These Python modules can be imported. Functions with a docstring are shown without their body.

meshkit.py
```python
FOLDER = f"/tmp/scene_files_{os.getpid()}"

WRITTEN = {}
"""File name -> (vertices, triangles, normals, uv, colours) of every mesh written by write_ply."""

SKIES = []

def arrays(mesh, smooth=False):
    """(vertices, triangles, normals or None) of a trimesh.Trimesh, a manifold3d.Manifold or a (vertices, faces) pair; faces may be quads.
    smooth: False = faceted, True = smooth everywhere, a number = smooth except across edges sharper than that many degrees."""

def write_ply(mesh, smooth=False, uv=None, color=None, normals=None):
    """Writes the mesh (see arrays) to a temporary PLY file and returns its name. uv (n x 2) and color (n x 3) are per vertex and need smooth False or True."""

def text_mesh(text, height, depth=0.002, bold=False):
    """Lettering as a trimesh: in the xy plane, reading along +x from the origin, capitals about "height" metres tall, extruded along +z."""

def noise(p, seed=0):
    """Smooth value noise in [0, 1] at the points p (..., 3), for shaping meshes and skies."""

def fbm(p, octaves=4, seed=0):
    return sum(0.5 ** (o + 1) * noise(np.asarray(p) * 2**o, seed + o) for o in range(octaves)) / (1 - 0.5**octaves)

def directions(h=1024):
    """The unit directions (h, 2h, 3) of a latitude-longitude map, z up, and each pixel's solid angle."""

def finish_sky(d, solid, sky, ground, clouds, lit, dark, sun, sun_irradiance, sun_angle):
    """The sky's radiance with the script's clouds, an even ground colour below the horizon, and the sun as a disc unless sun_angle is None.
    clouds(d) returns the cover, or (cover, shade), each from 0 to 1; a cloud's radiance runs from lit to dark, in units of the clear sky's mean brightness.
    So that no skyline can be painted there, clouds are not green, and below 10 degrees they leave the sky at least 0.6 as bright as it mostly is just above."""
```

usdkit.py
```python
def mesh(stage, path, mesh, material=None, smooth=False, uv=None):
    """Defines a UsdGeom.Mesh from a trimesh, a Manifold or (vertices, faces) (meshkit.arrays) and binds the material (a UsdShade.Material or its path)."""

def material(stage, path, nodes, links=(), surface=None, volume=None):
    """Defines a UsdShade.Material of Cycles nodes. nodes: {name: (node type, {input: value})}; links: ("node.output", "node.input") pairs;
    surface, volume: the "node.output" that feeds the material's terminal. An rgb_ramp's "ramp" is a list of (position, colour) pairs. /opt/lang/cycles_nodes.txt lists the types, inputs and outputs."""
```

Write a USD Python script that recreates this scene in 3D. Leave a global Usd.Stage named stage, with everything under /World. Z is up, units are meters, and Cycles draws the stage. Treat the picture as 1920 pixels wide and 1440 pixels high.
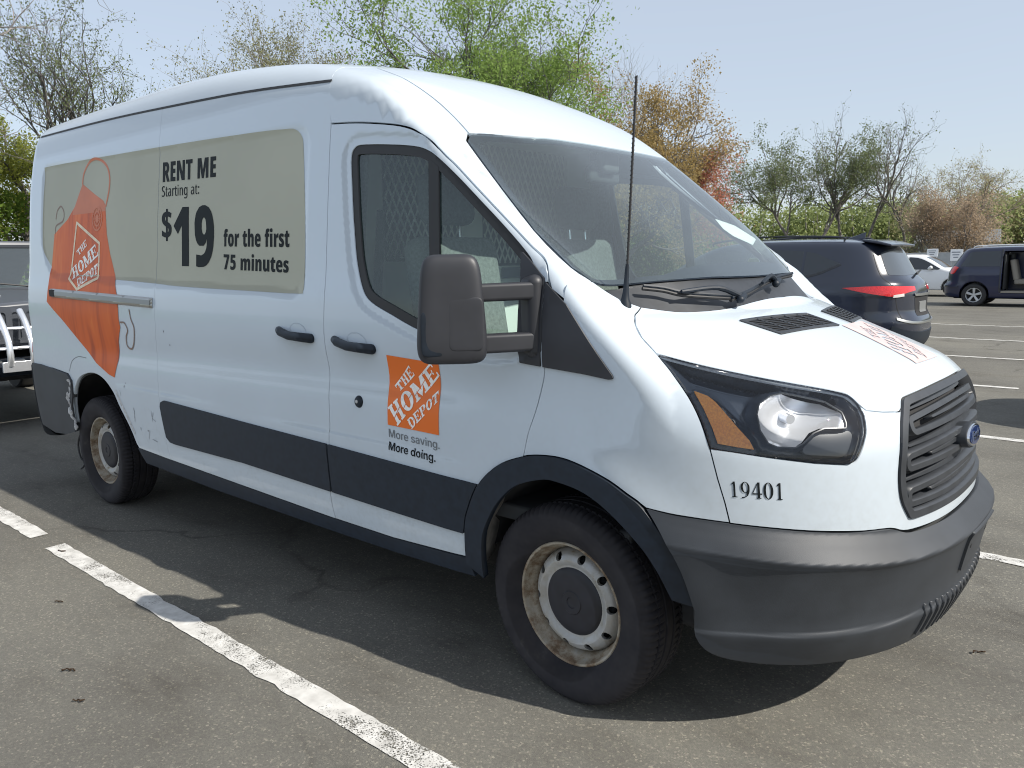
import math, random
import numpy as np
import trimesh, manifold3d, shapely, usdkit, meshkit
from scipy.spatial import Delaunay
from scipy.interpolate import PchipInterpolator
from scipy.ndimage import map_coordinates
from shapely.geometry import Polygon, MultiPolygon, LineString, Point
from shapely.geometry import box as sbox
from shapely.ops import unary_union
from shapely import affinity
from pxr import Usd, UsdGeom, UsdLux, UsdShade, Gf, Sdf, Vt

stage = Usd.Stage.CreateInMemory()
UsdGeom.SetStageUpAxis(stage, UsdGeom.Tokens.z)
UsdGeom.SetStageMetersPerUnit(stage, 1.0)
UsdGeom.Xform.Define(stage, '/World')

# ---------------------------------------------------------------- camera, sky, sun, exposure
CAM_POS = np.array([1.5426, -3.0412, 1.5273])
CAM_YAW, CAM_PITCH, CAM_ROLL = 2.2798, -0.1539, -0.0155
FOCAL = 36.0 * 1482.1 / 1920.0
EXPOSURE = 0.55
SUN_TO = np.array([1.12, 0.175, 1.0])
SUN_INTENSITY, SUN_COLOR = 1.12, (1.0, 0.95, 0.87)
SKY_STRENGTH = 0.098

_d = np.array([math.cos(CAM_PITCH) * math.cos(CAM_YAW), math.cos(CAM_PITCH) * math.sin(CAM_YAW), math.sin(CAM_PITCH)])
_r = np.cross(_d, [0, 0, 1]); _r /= np.linalg.norm(_r); _u = np.cross(_r, _d)
_c, _s = math.cos(CAM_ROLL), math.sin(CAM_ROLL)
_r, _u = _c * _r + _s * _u, -_s * _r + _c * _u
cam = UsdGeom.Camera.Define(stage, '/World/camera')
cam.AddTransformOp().Set(Gf.Matrix4d(*_r, 0, *_u, 0, *(-_d), 0, *CAM_POS, 1))
cam.CreateFocalLengthAttr(FOCAL); cam.CreateHorizontalApertureAttr(36.0); cam.CreateVerticalApertureAttr(27.0)
cam.CreateClippingRangeAttr(Gf.Vec2f(0.05, 2000)); cam.CreateExposureAttr(EXPOSURE)

SUN_DIR = SUN_TO / np.linalg.norm(SUN_TO)
SUN_EL, SUN_ROT = float(math.asin(SUN_DIR[2])), float(math.atan2(SUN_DIR[0], SUN_DIR[1]))
_zx = np.cross([0, 0, 1], SUN_DIR); _zx /= np.linalg.norm(_zx); _zy = np.cross(SUN_DIR, _zx)
sun = UsdLux.DistantLight.Define(stage, '/World/sun')
sun.AddTransformOp().Set(Gf.Matrix4d(*_zx, 0, *_zy, 0, *SUN_DIR, 0, 0, 0, 30, 1))
sun.CreateIntensityAttr(SUN_INTENSITY); sun.CreateAngleAttr(0.53); sun.CreateNormalizeAttr(True); sun.CreateColorAttr(Gf.Vec3f(*SUN_COLOR))

sky_mat = usdkit.material(stage, '/World/Looks/sky_air', {
    'sky': ('sky_texture', {'sky_type': 'single_scattering', 'sun_disc': False, 'sun_elevation': SUN_EL, 'sun_rotation': SUN_ROT,
                            'altitude': 60.0, 'air_density': 1.0, 'aerosol_density': 1.2, 'ozone_density': 1.0}),
    'air': ('mix_color', {'fac': 0.60, 'b': (5.1, 5.6, 6.3), 'use_clamp': False}),     # thin high haze over the whole sky
    'bg': ('background_shader', {'strength': SKY_STRENGTH})},
    [('sky.color', 'air.a'), ('air.result', 'bg.color')], surface='bg.background')
dome = UsdLux.DomeLight.Define(stage, '/World/sky')
UsdShade.MaterialBindingAPI.Apply(dome.GetPrim()).Bind(sky_mat)
dome.GetPrim().SetCustomDataByKey('kind', 'structure')

# ---------------------------------------------------------------- materials
MAT = {}
def mat(name, color, rough=0.5, metal=0.0, coat=0.0, spec=0.5, noise=None, bump=None, emit=None, extra=None):
    """principled; noise = (scale, amount, detail) varies the value, bump = (scale, strength, distance)"""
    nodes = {'p': ('principled_bsdf', {'base_color': color, 'roughness': rough, 'metallic': metal, 'coat_weight': coat, 'coat_roughness': 0.06, 'specular_ior_level': spec})}
    links = []
    if noise:
        nodes['g'] = ('geometry', {})
        nodes['n'] = ('noise_texture', {'scale': noise[0], 'detail': noise[2] if len(noise) > 2 else 3.0, 'roughness': 0.6})
        k = noise[1]
        nodes['r'] = ('rgb_ramp', {'ramp': [(0.3, tuple(c * (1 - k) for c in color)), (0.7, tuple(min(1, c * (1 + k)) for c in color))]})
        links += [('g.position', 'n.vector'), ('n.fac', 'r.fac'), ('r.color', 'p.base_color')]
    if bump:
        nodes['g2'] = ('geometry', {})
        nodes['bn'] = ('noise_texture', {'scale': bump[0], 'detail': 2.0})
        nodes['b'] = ('bump', {'strength': bump[1], 'distance': bump[2]})
        links += [('g2.position', 'bn.vector'), ('bn.fac', 'b.height'), ('b.normal', 'p.normal')]
    MAT[name] = usdkit.material(stage, '/World/Looks/' + name, nodes, links, surface='p.BSDF')
    return MAT[name]

def custom(name, nodes, links, surface):
    MAT[name] = usdkit.material(stage, '/World/Looks/' + name, nodes, links, surface=surface)

# white body paint: faint dust that thickens low on the sides, fine orange peel
custom('white_paint', {
    'g': ('geometry', {}), 'x': ('separate_xyz', {}),
    'n': ('noise_texture', {'scale': 2.2, 'detail': 6.0, 'roughness': 0.65}),
    'n2': ('noise_texture', {'scale': 45.0, 'detail': 3.0, 'roughness': 0.7}),
    'low': ('map_range', {'from_min': 1.30, 'from_max': 0.35, 'to_min': 0.14, 'to_max': 0.95, 'clamp': True}),
    'm1': ('math', {'math_type': 'multiply'}), 'm2': ('math', {'math_type': 'multiply', 'value2': 1.5}),
    'm3': ('math', {'math_type': 'multiply', 'use_clamp': True}),
    'mix': ('mix_color', {'a': (0.49, 0.55, 0.605), 'b': (0.315, 0.335, 0.335)}),
    'rr': ('map_range', {'from_min': 0.0, 'from_max': 0.6, 'to_min': 0.22, 'to_max': 0.5, 'clamp': True}),
    'bn': ('noise_texture', {'scale': 9.0, 'detail': 1.0}), 'b': ('bump', {'strength': 0.012, 'distance': 0.02}),
    'p': ('principled_bsdf', {'roughness': 0.28, 'coat_weight': 0.5, 'coat_roughness': 0.05})},
    [('g.position', 'x.vector'), ('g.position', 'n.vector'), ('g.position', 'n2.vector'), ('x.z', 'low.value'),
     ('n.fac', 'm1.value1'), ('low.result', 'm1.value2'), ('n2.fac', 'm2.value1'), ('m1.value', 'm3.value1'), ('m2.value', 'm3.value2'),
     ('m3.value', 'mix.fac'), ('mix.result', 'p.base_color'), ('m3.value', 'rr.value'), ('rr.result', 'p.roughness'),
     ('g.position', 'bn.vector'), ('bn.fac', 'b.height'), ('b.normal', 'p.normal'), ('b.normal', 'p.coat_normal')], 'p.BSDF')
mat('black_moulding', (0.0085, 0.0135, 0.0215), 0.5, spec=0.35, noise=(30, 0.25, 4), bump=(420, 0.12, 0.002))
mat('grey_bumper', (0.025, 0.029, 0.035), 0.56, noise=(5, 0.22, 6), bump=(500, 0.16, 0.002))
mat('grille_plastic', (0.026, 0.029, 0.034), 0.45, noise=(20, 0.2))
mat('mirror_plastic', (0.024, 0.025, 0.030), 0.48, noise=(8, 0.15), bump=(600, 0.10, 0.002))
mat('dark_gap', (0.012, 0.012, 0.013), 0.8)
mat('dark_liner', (0.020, 0.020, 0.021), 0.9, noise=(12, 0.5, 4))
mat('dusty_liner', (0.16, 0.15, 0.135), 0.9, noise=(14, 0.5, 5))
mat('rubber', (0.014, 0.014, 0.015), 0.55)
custom('tyre_rubber', {'g': ('geometry', {}), 'n': ('noise_texture', {'scale': 9.0, 'detail': 6.0, 'roughness': 0.7}),
    'r': ('rgb_ramp', {'ramp': [(0.35, (0.011, 0.010, 0.013)), (0.62, (0.022, 0.020, 0.022)), (0.8, (0.05, 0.046, 0.043))]}),
    'p': ('principled_bsdf', {'roughness': 0.78, 'specular_ior_level': 0.35})},
    [('g.position', 'n.vector'), ('n.fac', 'r.fac'), ('r.color', 'p.base_color')], 'p.BSDF')
custom('steel_rim', {'g': ('geometry', {}), 'n': ('noise_texture', {'scale': 16.0, 'detail': 8.0, 'roughness': 0.72}),
    'r': ('rgb_ramp', {'ramp': [(0.40, (0.40, 0.40, 0.395)), (0.58, (0.36, 0.345, 0.31)), (0.68, (0.20, 0.155, 0.105)), (0.78, (0.08, 0.05, 0.03))]}),
    'p': ('principled_bsdf', {'roughness': 0.42, 'metallic': 0.35})},
    [('g.position', 'n.vector'), ('n.fac', 'r.fac'), ('r.color', 'p.base_color')], 'p.BSDF')
custom('rusty_rim', {'g': ('geometry', {}), 'n': ('noise_texture', {'scale': 14.0, 'detail': 8.0, 'roughness': 0.75}),
    'r': ('rgb_ramp', {'ramp': [(0.28, (0.36, 0.345, 0.31)), (0.46, (0.29, 0.25, 0.19)), (0.57, (0.17, 0.115, 0.07)), (0.68, (0.05, 0.032, 0.02))]}),
    'p': ('principled_bsdf', {'roughness': 0.6, 'metallic': 0.2})},
    [('g.position', 'n.vector'), ('n.fac', 'r.fac'), ('r.color', 'p.base_color')], 'p.BSDF')
mat('hub_cap', (0.011, 0.011, 0.015), 0.5, noise=(20, 0.3))
mat('chrome', (0.82, 0.83, 0.85), 0.10, metal=1.0)
mat('guard_chrome', (0.85, 0.86, 0.88), 0.30, metal=0.85)
mat('reflector', (0.88, 0.89, 0.91), 0.24, metal=0.6)
mat('brushed_steel', (0.42, 0.42, 0.40), 0.30, metal=0.9)
mat('headlamp_black', (0.022, 0.030, 0.045), 0.25, coat=0.3)
mat('lamp_grey', (0.20, 0.21, 0.22), 0.3, metal=0.4)
mat('lamp_dim', (0.035, 0.04, 0.046), 0.25, coat=0.3)
mat('amber', (1.0, 0.33, 0.03), 0.2, coat=0.6, noise=(160, 0.25, 1))
mat('ad_beige', (0.365, 0.362, 0.285), 0.50, spec=0.35, noise=(1.3, 0.06, 3))
custom('apron_orange', {'g': ('geometry', {}), 'mp': ('mapping', {'scale': (7.0, 1.0, 1.1)}), 'n': ('noise_texture', {'scale': 1.2, 'detail': 4.0, 'roughness': 0.55, 'distortion': 0.6}),
    'r': ('rgb_ramp', {'ramp': [(0.30, (0.34, 0.050, 0.009)), (0.46, (0.53, 0.088, 0.012)), (0.60, (0.58, 0.105, 0.014)), (0.74, (0.66, 0.17, 0.03))]}), 'p': ('principled_bsdf', {'roughness': 0.45, 'specular_ior_level': 0.4})},
    [('g.position', 'mp.vector'), ('mp.vector', 'n.vector'), ('n.fac', 'r.fac'), ('r.color', 'p.base_color')], 'p.BSDF')
mat('apron_faded', (0.50, 0.14, 0.06), 0.45, noise=(3.0, 0.15, 4))
mat('logo_orange', (0.70, 0.14, 0.014), 0.40)
mat('print_white', (0.78, 0.76, 0.72), 0.45, noise=(60, 0.12))
mat('print_cream', (0.70, 0.58, 0.42), 0.5, noise=(40, 0.2))
mat('print_black', (0.006, 0.009, 0.010), 0.6, spec=0.2)
mat('print_grey', (0.13, 0.14, 0.15), 0.45)
mat('print_brown', (0.20, 0.13, 0.10), 0.5)
mat('faded_pink', (0.54, 0.42, 0.405), 0.4, noise=(14, 0.10, 5))
mat('faded_white', (0.80, 0.72, 0.69), 0.4, noise=(30, 0.08))
mat('scuff_dark', (0.22, 0.23, 0.24), 0.8, noise=(60, 0.5))
mat('primer_grey', (0.42, 0.42, 0.42), 0.7, noise=(40, 0.35, 5))
mat('badge_blue', (0.006, 0.018, 0.075), 0.15, coat=0.6)
mat('partition_cream', (0.86, 0.90, 0.83), 0.5)
mat('inner_trim', (0.035, 0.037, 0.038), 0.8)
mat('seat_grey', (0.11, 0.12, 0.115), 0.9, noise=(70, 0.25))
mat('seat_back', (0.19, 0.205, 0.19), 0.9, noise=(70, 0.25))
mat('dash_grey', (0.075, 0.08, 0.085), 0.65, noise=(80, 0.15))
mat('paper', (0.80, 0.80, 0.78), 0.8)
mat('navy_paint', (0.013, 0.017, 0.030), 0.22, coat=0.7)
mat('van_navy', (0.010, 0.013, 0.034), 0.25, coat=0.6)
mat('silver_white', (0.70, 0.72, 0.74), 0.25, coat=0.6)
mat('jeep_grey', (0.055, 0.06, 0.07), 0.28, coat=0.6)
mat('dark_glass', (0.012, 0.016, 0.020), 0.04, spec=0.9)
mat('rear_glass', (0.06, 0.07, 0.08), 0.05, spec=1.0)
mat('red_lamp', (0.50, 0.016, 0.018), 0.15, coat=0.8, noise=(70, 0.25, 1))
mat('clear_lamp', (0.55, 0.52, 0.50), 0.15)
mat('plate_grey', (0.15, 0.155, 0.155), 0.5)
mat('cabin_dark', (0.030, 0.032, 0.033), 0.9)
mat('tan_cloth', (0.23, 0.21, 0.18), 0.9)
mat('alloy', (0.50, 0.51, 0.52), 0.3, metal=0.6)
mat('fence_grey', (0.33, 0.34, 0.34), 0.6, noise=(3, 0.12))
mat('sign_white', (0.74, 0.75, 0.76), 0.5)
mat('sign_print', (0.20, 0.22, 0.26), 0.5)
mat('teal_sticker', (0.04, 0.36, 0.27), 0.5)

def glass(name, tint, ior=1.5, rough=0.0, veil=0.0):
    veil_c = {'windscreen_glass': (0.40, 0.48, 0.52), 'door_glass': (0.26, 0.42, 0.40)}.get(name, (0.5, 0.5, 0.5))  # veil: dirt film with reflected sky and trees put into its colour
    nodes = {'t': ('transparent_bsdf', {'color': tint}), 'g': ('glossy_bsdf', {'color': (1, 1, 1), 'roughness': rough}),
             'f': ('fresnel', {'IOR': ior}), 'm': ('mix_closure', {}), 'd': ('diffuse_bsdf', {'color': veil_c}), 'm2': ('mix_closure', {'fac': veil})}
    custom(name, nodes, [('f.fac', 'm.fac'), ('t.BSDF', 'm.closure1'), ('g.BSDF', 'm.closure2'), ('m.closure', 'm2.closure1'), ('d.BSDF', 'm2.closure2')], 'm2.closure')
glass('windscreen_glass', (0.66, 0.76, 0.76), 1.85, veil=0.075)
glass('door_glass', (0.86, 0.97, 0.94), 1.65, veil=0.03)
glass('lamp_glass', (0.93, 0.94, 0.95), 1.45)

def leaf_mat(name, colors, trans=0.35):
    custom(name, {'g': ('geometry', {}),
        'r': ('rgb_ramp', {'ramp': [(i / (len(colors) - 1), c) for i, c in enumerate(colors)]}),
        'd': ('diffuse_bsdf', {}), 't': ('translucent_bsdf', {}), 'm': ('mix_closure', {'fac': trans})},
        [('g.random_per_island', 'r.fac'), ('r.color', 'd.color'), ('r.color', 't.color'), ('d.BSDF', 'm.closure1'), ('t.BSDF', 'm.closure2')], 'm.closure')
leaf_mat('leaf_green', [(0.24, 0.34, 0.10), (0.35, 0.47, 0.16), (0.44, 0.56, 0.23)], 0.5)
leaf_mat('leaf_bud', [(0.24, 0.24, 0.13), (0.42, 0.40, 0.23), (0.55, 0.52, 0.36)])
leaf_mat('leaf_dark_bud', [(0.17, 0.20, 0.10), (0.28, 0.32, 0.16), (0.38, 0.42, 0.22)], 0.45)
leaf_mat('leaf_yellow', [(0.28, 0.30, 0.07), (0.46, 0.43, 0.10), (0.56, 0.50, 0.13)], 0.5)
leaf_mat('leaf_orange', [(0.36, 0.27, 0.12), (0.50, 0.37, 0.17), (0.53, 0.43, 0.22), (0.50, 0.33, 0.16)], 0.5)
leaf_mat('leaf_red', [(0.46, 0.20, 0.14), (0.52, 0.26, 0.17), (0.50, 0.33, 0.18)], 0.5)
leaf_mat('leaf_wood', [(0.27, 0.31, 0.13), (0.36, 0.39, 0.16), (0.41, 0.41, 0.20), (0.32, 0.37, 0.16)], 0.45)  # distance haze over the far woods is put into these leaf colours
leaf_mat('leaf_hazel', [(0.36, 0.34, 0.19), (0.42, 0.38, 0.21), (0.44, 0.35, 0.24)], 0.45)
leaf_mat('leaf_russet', [(0.40, 0.31, 0.22), (0.46, 0.33, 0.24), (0.40, 0.33, 0.22)], 0.45)
leaf_mat('leaf_bush', [(0.10, 0.15, 0.03), (0.18, 0.24, 0.06), (0.26, 0.31, 0.09)], 0.35)
leaf_mat('dry_leaf', [(0.05, 0.035, 0.025), (0.09, 0.06, 0.04)], 0.1)
mat('bark', (0.14, 0.125, 0.112), 0.95, noise=(6, 0.45, 5))
mat('bark_pale', (0.22, 0.20, 0.18), 0.95, noise=(6, 0.4, 5))
mat('bark_pink', (0.20, 0.15, 0.135), 0.95, noise=(6, 0.3, 5))
mat('bark_dark', (0.085, 0.078, 0.072), 0.95, noise=(6, 0.4, 5))

# asphalt: patchy grey, fine pale aggregate, stains, slight relief
custom('asphalt', {
    'g': ('geometry', {}), 'mp': ('mapping', {'scale': (0.45, 1.0, 1.0)}),
    'n1': ('noise_texture', {'scale': 0.55, 'detail': 8.0, 'roughness': 0.62}),
    'r1': ('rgb_ramp', {'ramp': [(0.30, (0.112, 0.107, 0.094)), (0.5, (0.142, 0.137, 0.119)), (0.68, (0.172, 0.165, 0.140))]}),
    'n4': ('noise_texture', {'scale': 2.3, 'detail': 5.0, 'roughness': 0.7}),
    'r4': ('rgb_ramp', {'ramp': [(0.28, (0.60, 0.58, 0.57)), (0.40, (0.88, 0.87, 0.86)), (0.52, (1, 1, 1)), (1.0, (1.08, 1.05, 1.0))]}),
    'v': ('voronoi_texture', {'scale': 150.0}), 'rv': ('rgb_ramp', {'ramp': [(0.0, (0.80, 0.80, 0.81)), (0.76, (0.98, 0.98, 0.98)), (0.92, (1.15, 1.14, 1.11)), (1.0, (1.75, 1.7, 1.6))]}),
    'sc': ('separate_color', {}),
    'n3': ('noise_texture', {'scale': 300.0, 'detail': 2.0}), 'r3': ('rgb_ramp', {'ramp': [(0.3, (0.78, 0.78, 0.78)), (0.7, (1.2, 1.2, 1.2))]}),
    'm1': ('mix_color', {'blend_type': 'multiply', 'fac': 1.0, 'use_clamp': False}), 'm2': ('mix_color', {'blend_type': 'multiply', 'fac': 1.0, 'use_clamp': False}), 'm3': ('mix_color', {'blend_type': 'multiply', 'fac': 0.85, 'use_clamp': False}),
    'cw': ('noise_texture', {'scale': 2.2, 'detail': 4.0}), 'cs': ('vector_math', {'math_type': 'scale', 'scale': 0.55}), 'cm': ('vector_math', {'math_type': 'add'}), 'ck': ('voronoi_texture', {'feature': 'distance_to_edge', 'scale': 0.42}),
    'cr': ('rgb_ramp', {'ramp': [(0.0, (0.62, 0.61, 0.60)), (0.004, (0.70, 0.69, 0.68)), (0.009, (1, 1, 1))]}), 'cn': ('noise_texture', {'scale': 0.45, 'detail': 2.0}), 'cg': ('rgb_ramp', {'ramp': [(0.40, (0, 0, 0)), (0.50, (1, 1, 1))]}), 'cx': ('mix_color', {'b': (1, 1, 1)}), 'm4': ('mix_color', {'blend_type': 'multiply', 'fac': 1.0, 'use_clamp': False}),
    'b': ('bump', {'strength': 0.55, 'distance': 0.006}), 'p': ('principled_bsdf', {'roughness': 0.85, 'specular_ior_level': 0.35})},
    [('g.position', 'mp.vector'), ('mp.vector', 'n1.vector'), ('n1.fac', 'r1.fac'), ('mp.vector', 'n4.vector'), ('n4.fac', 'r4.fac'), ('g.position', 'v.vector'), ('v.color', 'sc.color'), ('sc.r', 'rv.fac'),
     ('g.position', 'n3.vector'), ('n3.fac', 'r3.fac'), ('r1.color', 'm1.a'), ('r4.color', 'm1.b'), ('m1.result', 'm2.a'), ('rv.color', 'm2.b'), ('m2.result', 'm3.a'), ('r3.color', 'm3.b'),
     ('g.position', 'cw.vector'), ('g.position', 'cm.vector1'), ('cw.color', 'cs.vector1'), ('cs.vector', 'cm.vector2'), ('cm.vector', 'ck.vector'), ('ck.distance', 'cr.fac'), ('g.position', 'cn.vector'), ('cn.fac', 'cg.fac'), ('cr.color', 'cx.a'), ('cg.color', 'cx.fac'), ('m3.result', 'm4.a'), ('cx.result', 'm4.b'), ('m4.result', 'p.base_color'), ('n3.fac', 'b.height'), ('b.normal', 'p.normal')], 'p.BSDF')
# worn line paint: the asphalt shows through where it has flaked
custom('line_paint', {
    'g': ('geometry', {}), 'n1': ('noise_texture', {'scale': 150.0, 'detail': 3.0, 'roughness': 0.7}), 'n2': ('noise_texture', {'scale': 5.0, 'detail': 5.0}),
    'a': ('math', {'math_type': 'add'}), 'r': ('rgb_ramp', {'ramp': [(0.405, (0, 0, 0)), (0.455, (1, 1, 1))]}), 'hf': ('math', {'math_type': 'multiply', 'value2': 0.5}),
    'nd': ('noise_texture', {'scale': 18.0, 'detail': 4.0}), 'rc': ('rgb_ramp', {'ramp': [(0.3, (0.42, 0.41, 0.385)), (0.7, (0.62, 0.61, 0.58))]}),
    'p': ('principled_bsdf', {'roughness': 0.75}), 't': ('transparent_bsdf', {}), 'm': ('mix_closure', {})},
    [('g.position', 'n1.vector'), ('g.position', 'n2.vector'), ('n1.fac', 'a.value1'), ('n2.fac', 'a.value2'), ('a.value', 'hf.value1'), ('hf.value', 'r.fac'), ('g.position', 'nd.vector'), ('nd.fac', 'rc.fac'), ('rc.color', 'p.base_color'),
     ('r.color', 'm.fac'), ('t.BSDF', 'm.closure1'), ('p.BSDF', 'm.closure2')], 'm.closure')
mat('grass', (0.07, 0.11, 0.025), 0.95, noise=(0.8, 0.4, 5))
mat('concrete', (0.36, 0.35, 0.33), 0.85, noise=(3, 0.2, 5))

# ---------------------------------------------------------------- prim helpers
_used = {}
def fresh(parent, name):
    k = _used.get((parent, name), 0); _used[(parent, name)] = k + 1
    return f'{parent}/{name}' if k == 0 else f'{parent}/{name}_{k:03d}'

def tag(prim, label=None, category=None, group=None, kind=None):
    for k, v in (('label', label), ('category', category), ('group', group), ('kind', kind)):
        if v: prim.SetCustomDataByKey(k, v)
    return prim

def thing(name, label, category, loc=(0, 0, 0), rotz=0.0, group=None, parent='/World'):
    path = fresh(parent, name)
    x = UsdGeom.Xform.Define(stage, path)
    x.AddTranslateOp().Set(Gf.Vec3d(*map(float, loc)))
    if rotz: x.AddRotateZOp().Set(float(rotz))
    tag(x.GetPrim(), label, category, group)
    return path

def cat(meshes):
    """joins (v, f, n) triples"""
    V, F, N, k = [], [], [], 0
    for v, f, n in meshes:
        V.append(v); F.append(np.asarray(f) + k); N.append(n); k += len(v)
    return np.vstack(V), np.vstack(F), np.vstack(N)

def vfn(m, smooth=35):
    """(v, f, n) of any mesh"""
    if isinstance(m, tuple) and len(m) == 3: return m
    v, f, n = meshkit.arrays(m, smooth)
    if n is None:
        t = v[f]; v = t.reshape(-1, 3); f2 = np.arange(len(v)).reshape(-1, 3)
        fn = np.cross(t[:, 1] - t[:, 0], t[:, 2] - t[:, 0]); fn /= np.maximum(np.linalg.norm(fn, axis=1, keepdims=True), 1e-12)
        return v, f2, np.repeat(fn, 3, axis=0)
    return v, f, n

def put(parent, name, m, material, smooth=35, label=None, kind=None):
    """one Mesh prim under parent"""
    if isinstance(m, list): m = cat([vfn(x, smooth) for x in m])
    v, f, n = vfn(m, smooth)
    f = np.asarray(f); fn = np.cross(v[f[:, 1]] - v[f[:, 0]], v[f[:, 2]] - v[f[:, 0]])
    f = np.where(((fn * (n[f[:, 0]] + n[f[:, 1]] + n[f[:, 2]])).sum(1) < 0)[:, None], f[:, ::-1], f)   # winding agrees with the normals
    path = fresh(parent, name)
    me = UsdGeom.Mesh.Define(stage, path)
    me.CreatePointsAttr(Vt.Vec3fArray.FromNumpy(np.ascontiguousarray(v, np.float32)))
    me.CreateFaceVertexCountsAttr(Vt.IntArray.FromNumpy(np.full(len(f), 3, np.int32)))
    me.CreateFaceVertexIndicesAttr(Vt.IntArray.FromNumpy(np.ascontiguousarray(f, np.int32).ravel()))
    me.CreateSubdivisionSchemeAttr('none')
    me.CreateNormalsAttr(Vt.Vec3fArray.FromNumpy(np.ascontiguousarray(n, np.float32))); me.SetNormalsInterpolation('vertex')
    UsdShade.MaterialBindingAPI.Apply(me.GetPrim()).Bind(MAT[material])
    tag(me.GetPrim(), label, None, None, kind)
    return path

def mirror(m):
    v, f, n = vfn(m)
    s = np.array([1, -1, 1])
    return v * s, np.asarray(f)[:, ::-1], n * s

def moved(m, loc=(0, 0, 0), R=None):
    v, f, n = vfn(m)
    if R is not None: R = np.asarray(R); v = v @ R.T; n = n @ R.T
    return v + np.asarray(loc), f, n

def rot(axis, deg):
    return trimesh.transformations.rotation_matrix(math.radians(deg), axis)[:3, :3]

def rbox(size, r=0.02, seg=3):
    """rounded box centred on the origin, as a hull of spheres"""
    sx, sy, sz = [max(s / 2 - r, 1e-4) for s in size]
    s = manifold3d.Manifold.sphere(r, 4 * seg)
    return manifold3d.Manifold.batch_hull([s.translate([a * sx, b * sy, c * sz]) for a in (-1, 1) for b in (-1, 1) for c in (-1, 1)])

def hull(points_r, seg=12):
    return manifold3d.Manifold.batch_hull([manifold3d.Manifold.sphere(r, seg).translate(list(map(float, p))) for p, r in points_r])

def tube(path, radii, sides=8, caps=True):
    """swept tube along a polyline: (v, f)"""
    P = np.asarray(path, float); R = np.broadcast_to(np.asarray(radii, float), (len(P),))
    T = np.gradient(P, axis=0); T /= np.maximum(np.linalg.norm(T, axis=1, keepdims=True), 1e-9)
    ref = np.array([0, 0, 1.0]) if abs(T[0] @ [0, 0, 1]) < 0.9 else np.array([1.0, 0, 0])
    A = np.cross(T, ref); A /= np.maximum(np.linalg.norm(A, axis=1, keepdims=True), 1e-9); B = np.cross(T, A)
    th = np.arange(sides) * 2 * math.pi / sides
    V = (P[:, None] + R[:, None, None] * (np.cos(th)[None, :, None] * A[:, None] + np.sin(th)[None, :, None] * B[:, None])).reshape(-1, 3)
    i = np.arange(len(P) - 1)[:, None] * sides; j = np.arange(sides)[None]; k = (j + 1) % sides
    a, b, c, d = i + j, i + k, i + sides + k, i + sides + j
    F = np.vstack([np.stack([a, c, b], -1).reshape(-1, 3), np.stack([a, d, c], -1).reshape(-1, 3)])
    if caps:
        n = len(V); V = np.vstack([V, P[:1], P[-1:]]); e = (len(P) - 1) * sides
        F = np.vstack([F, [[n, q, (q + 1) % sides] for q in range(sides)], [[n + 1, e + (q + 1) % sides, e + q] for q in range(sides)]])
    return V, F[:, ::-1]

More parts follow.
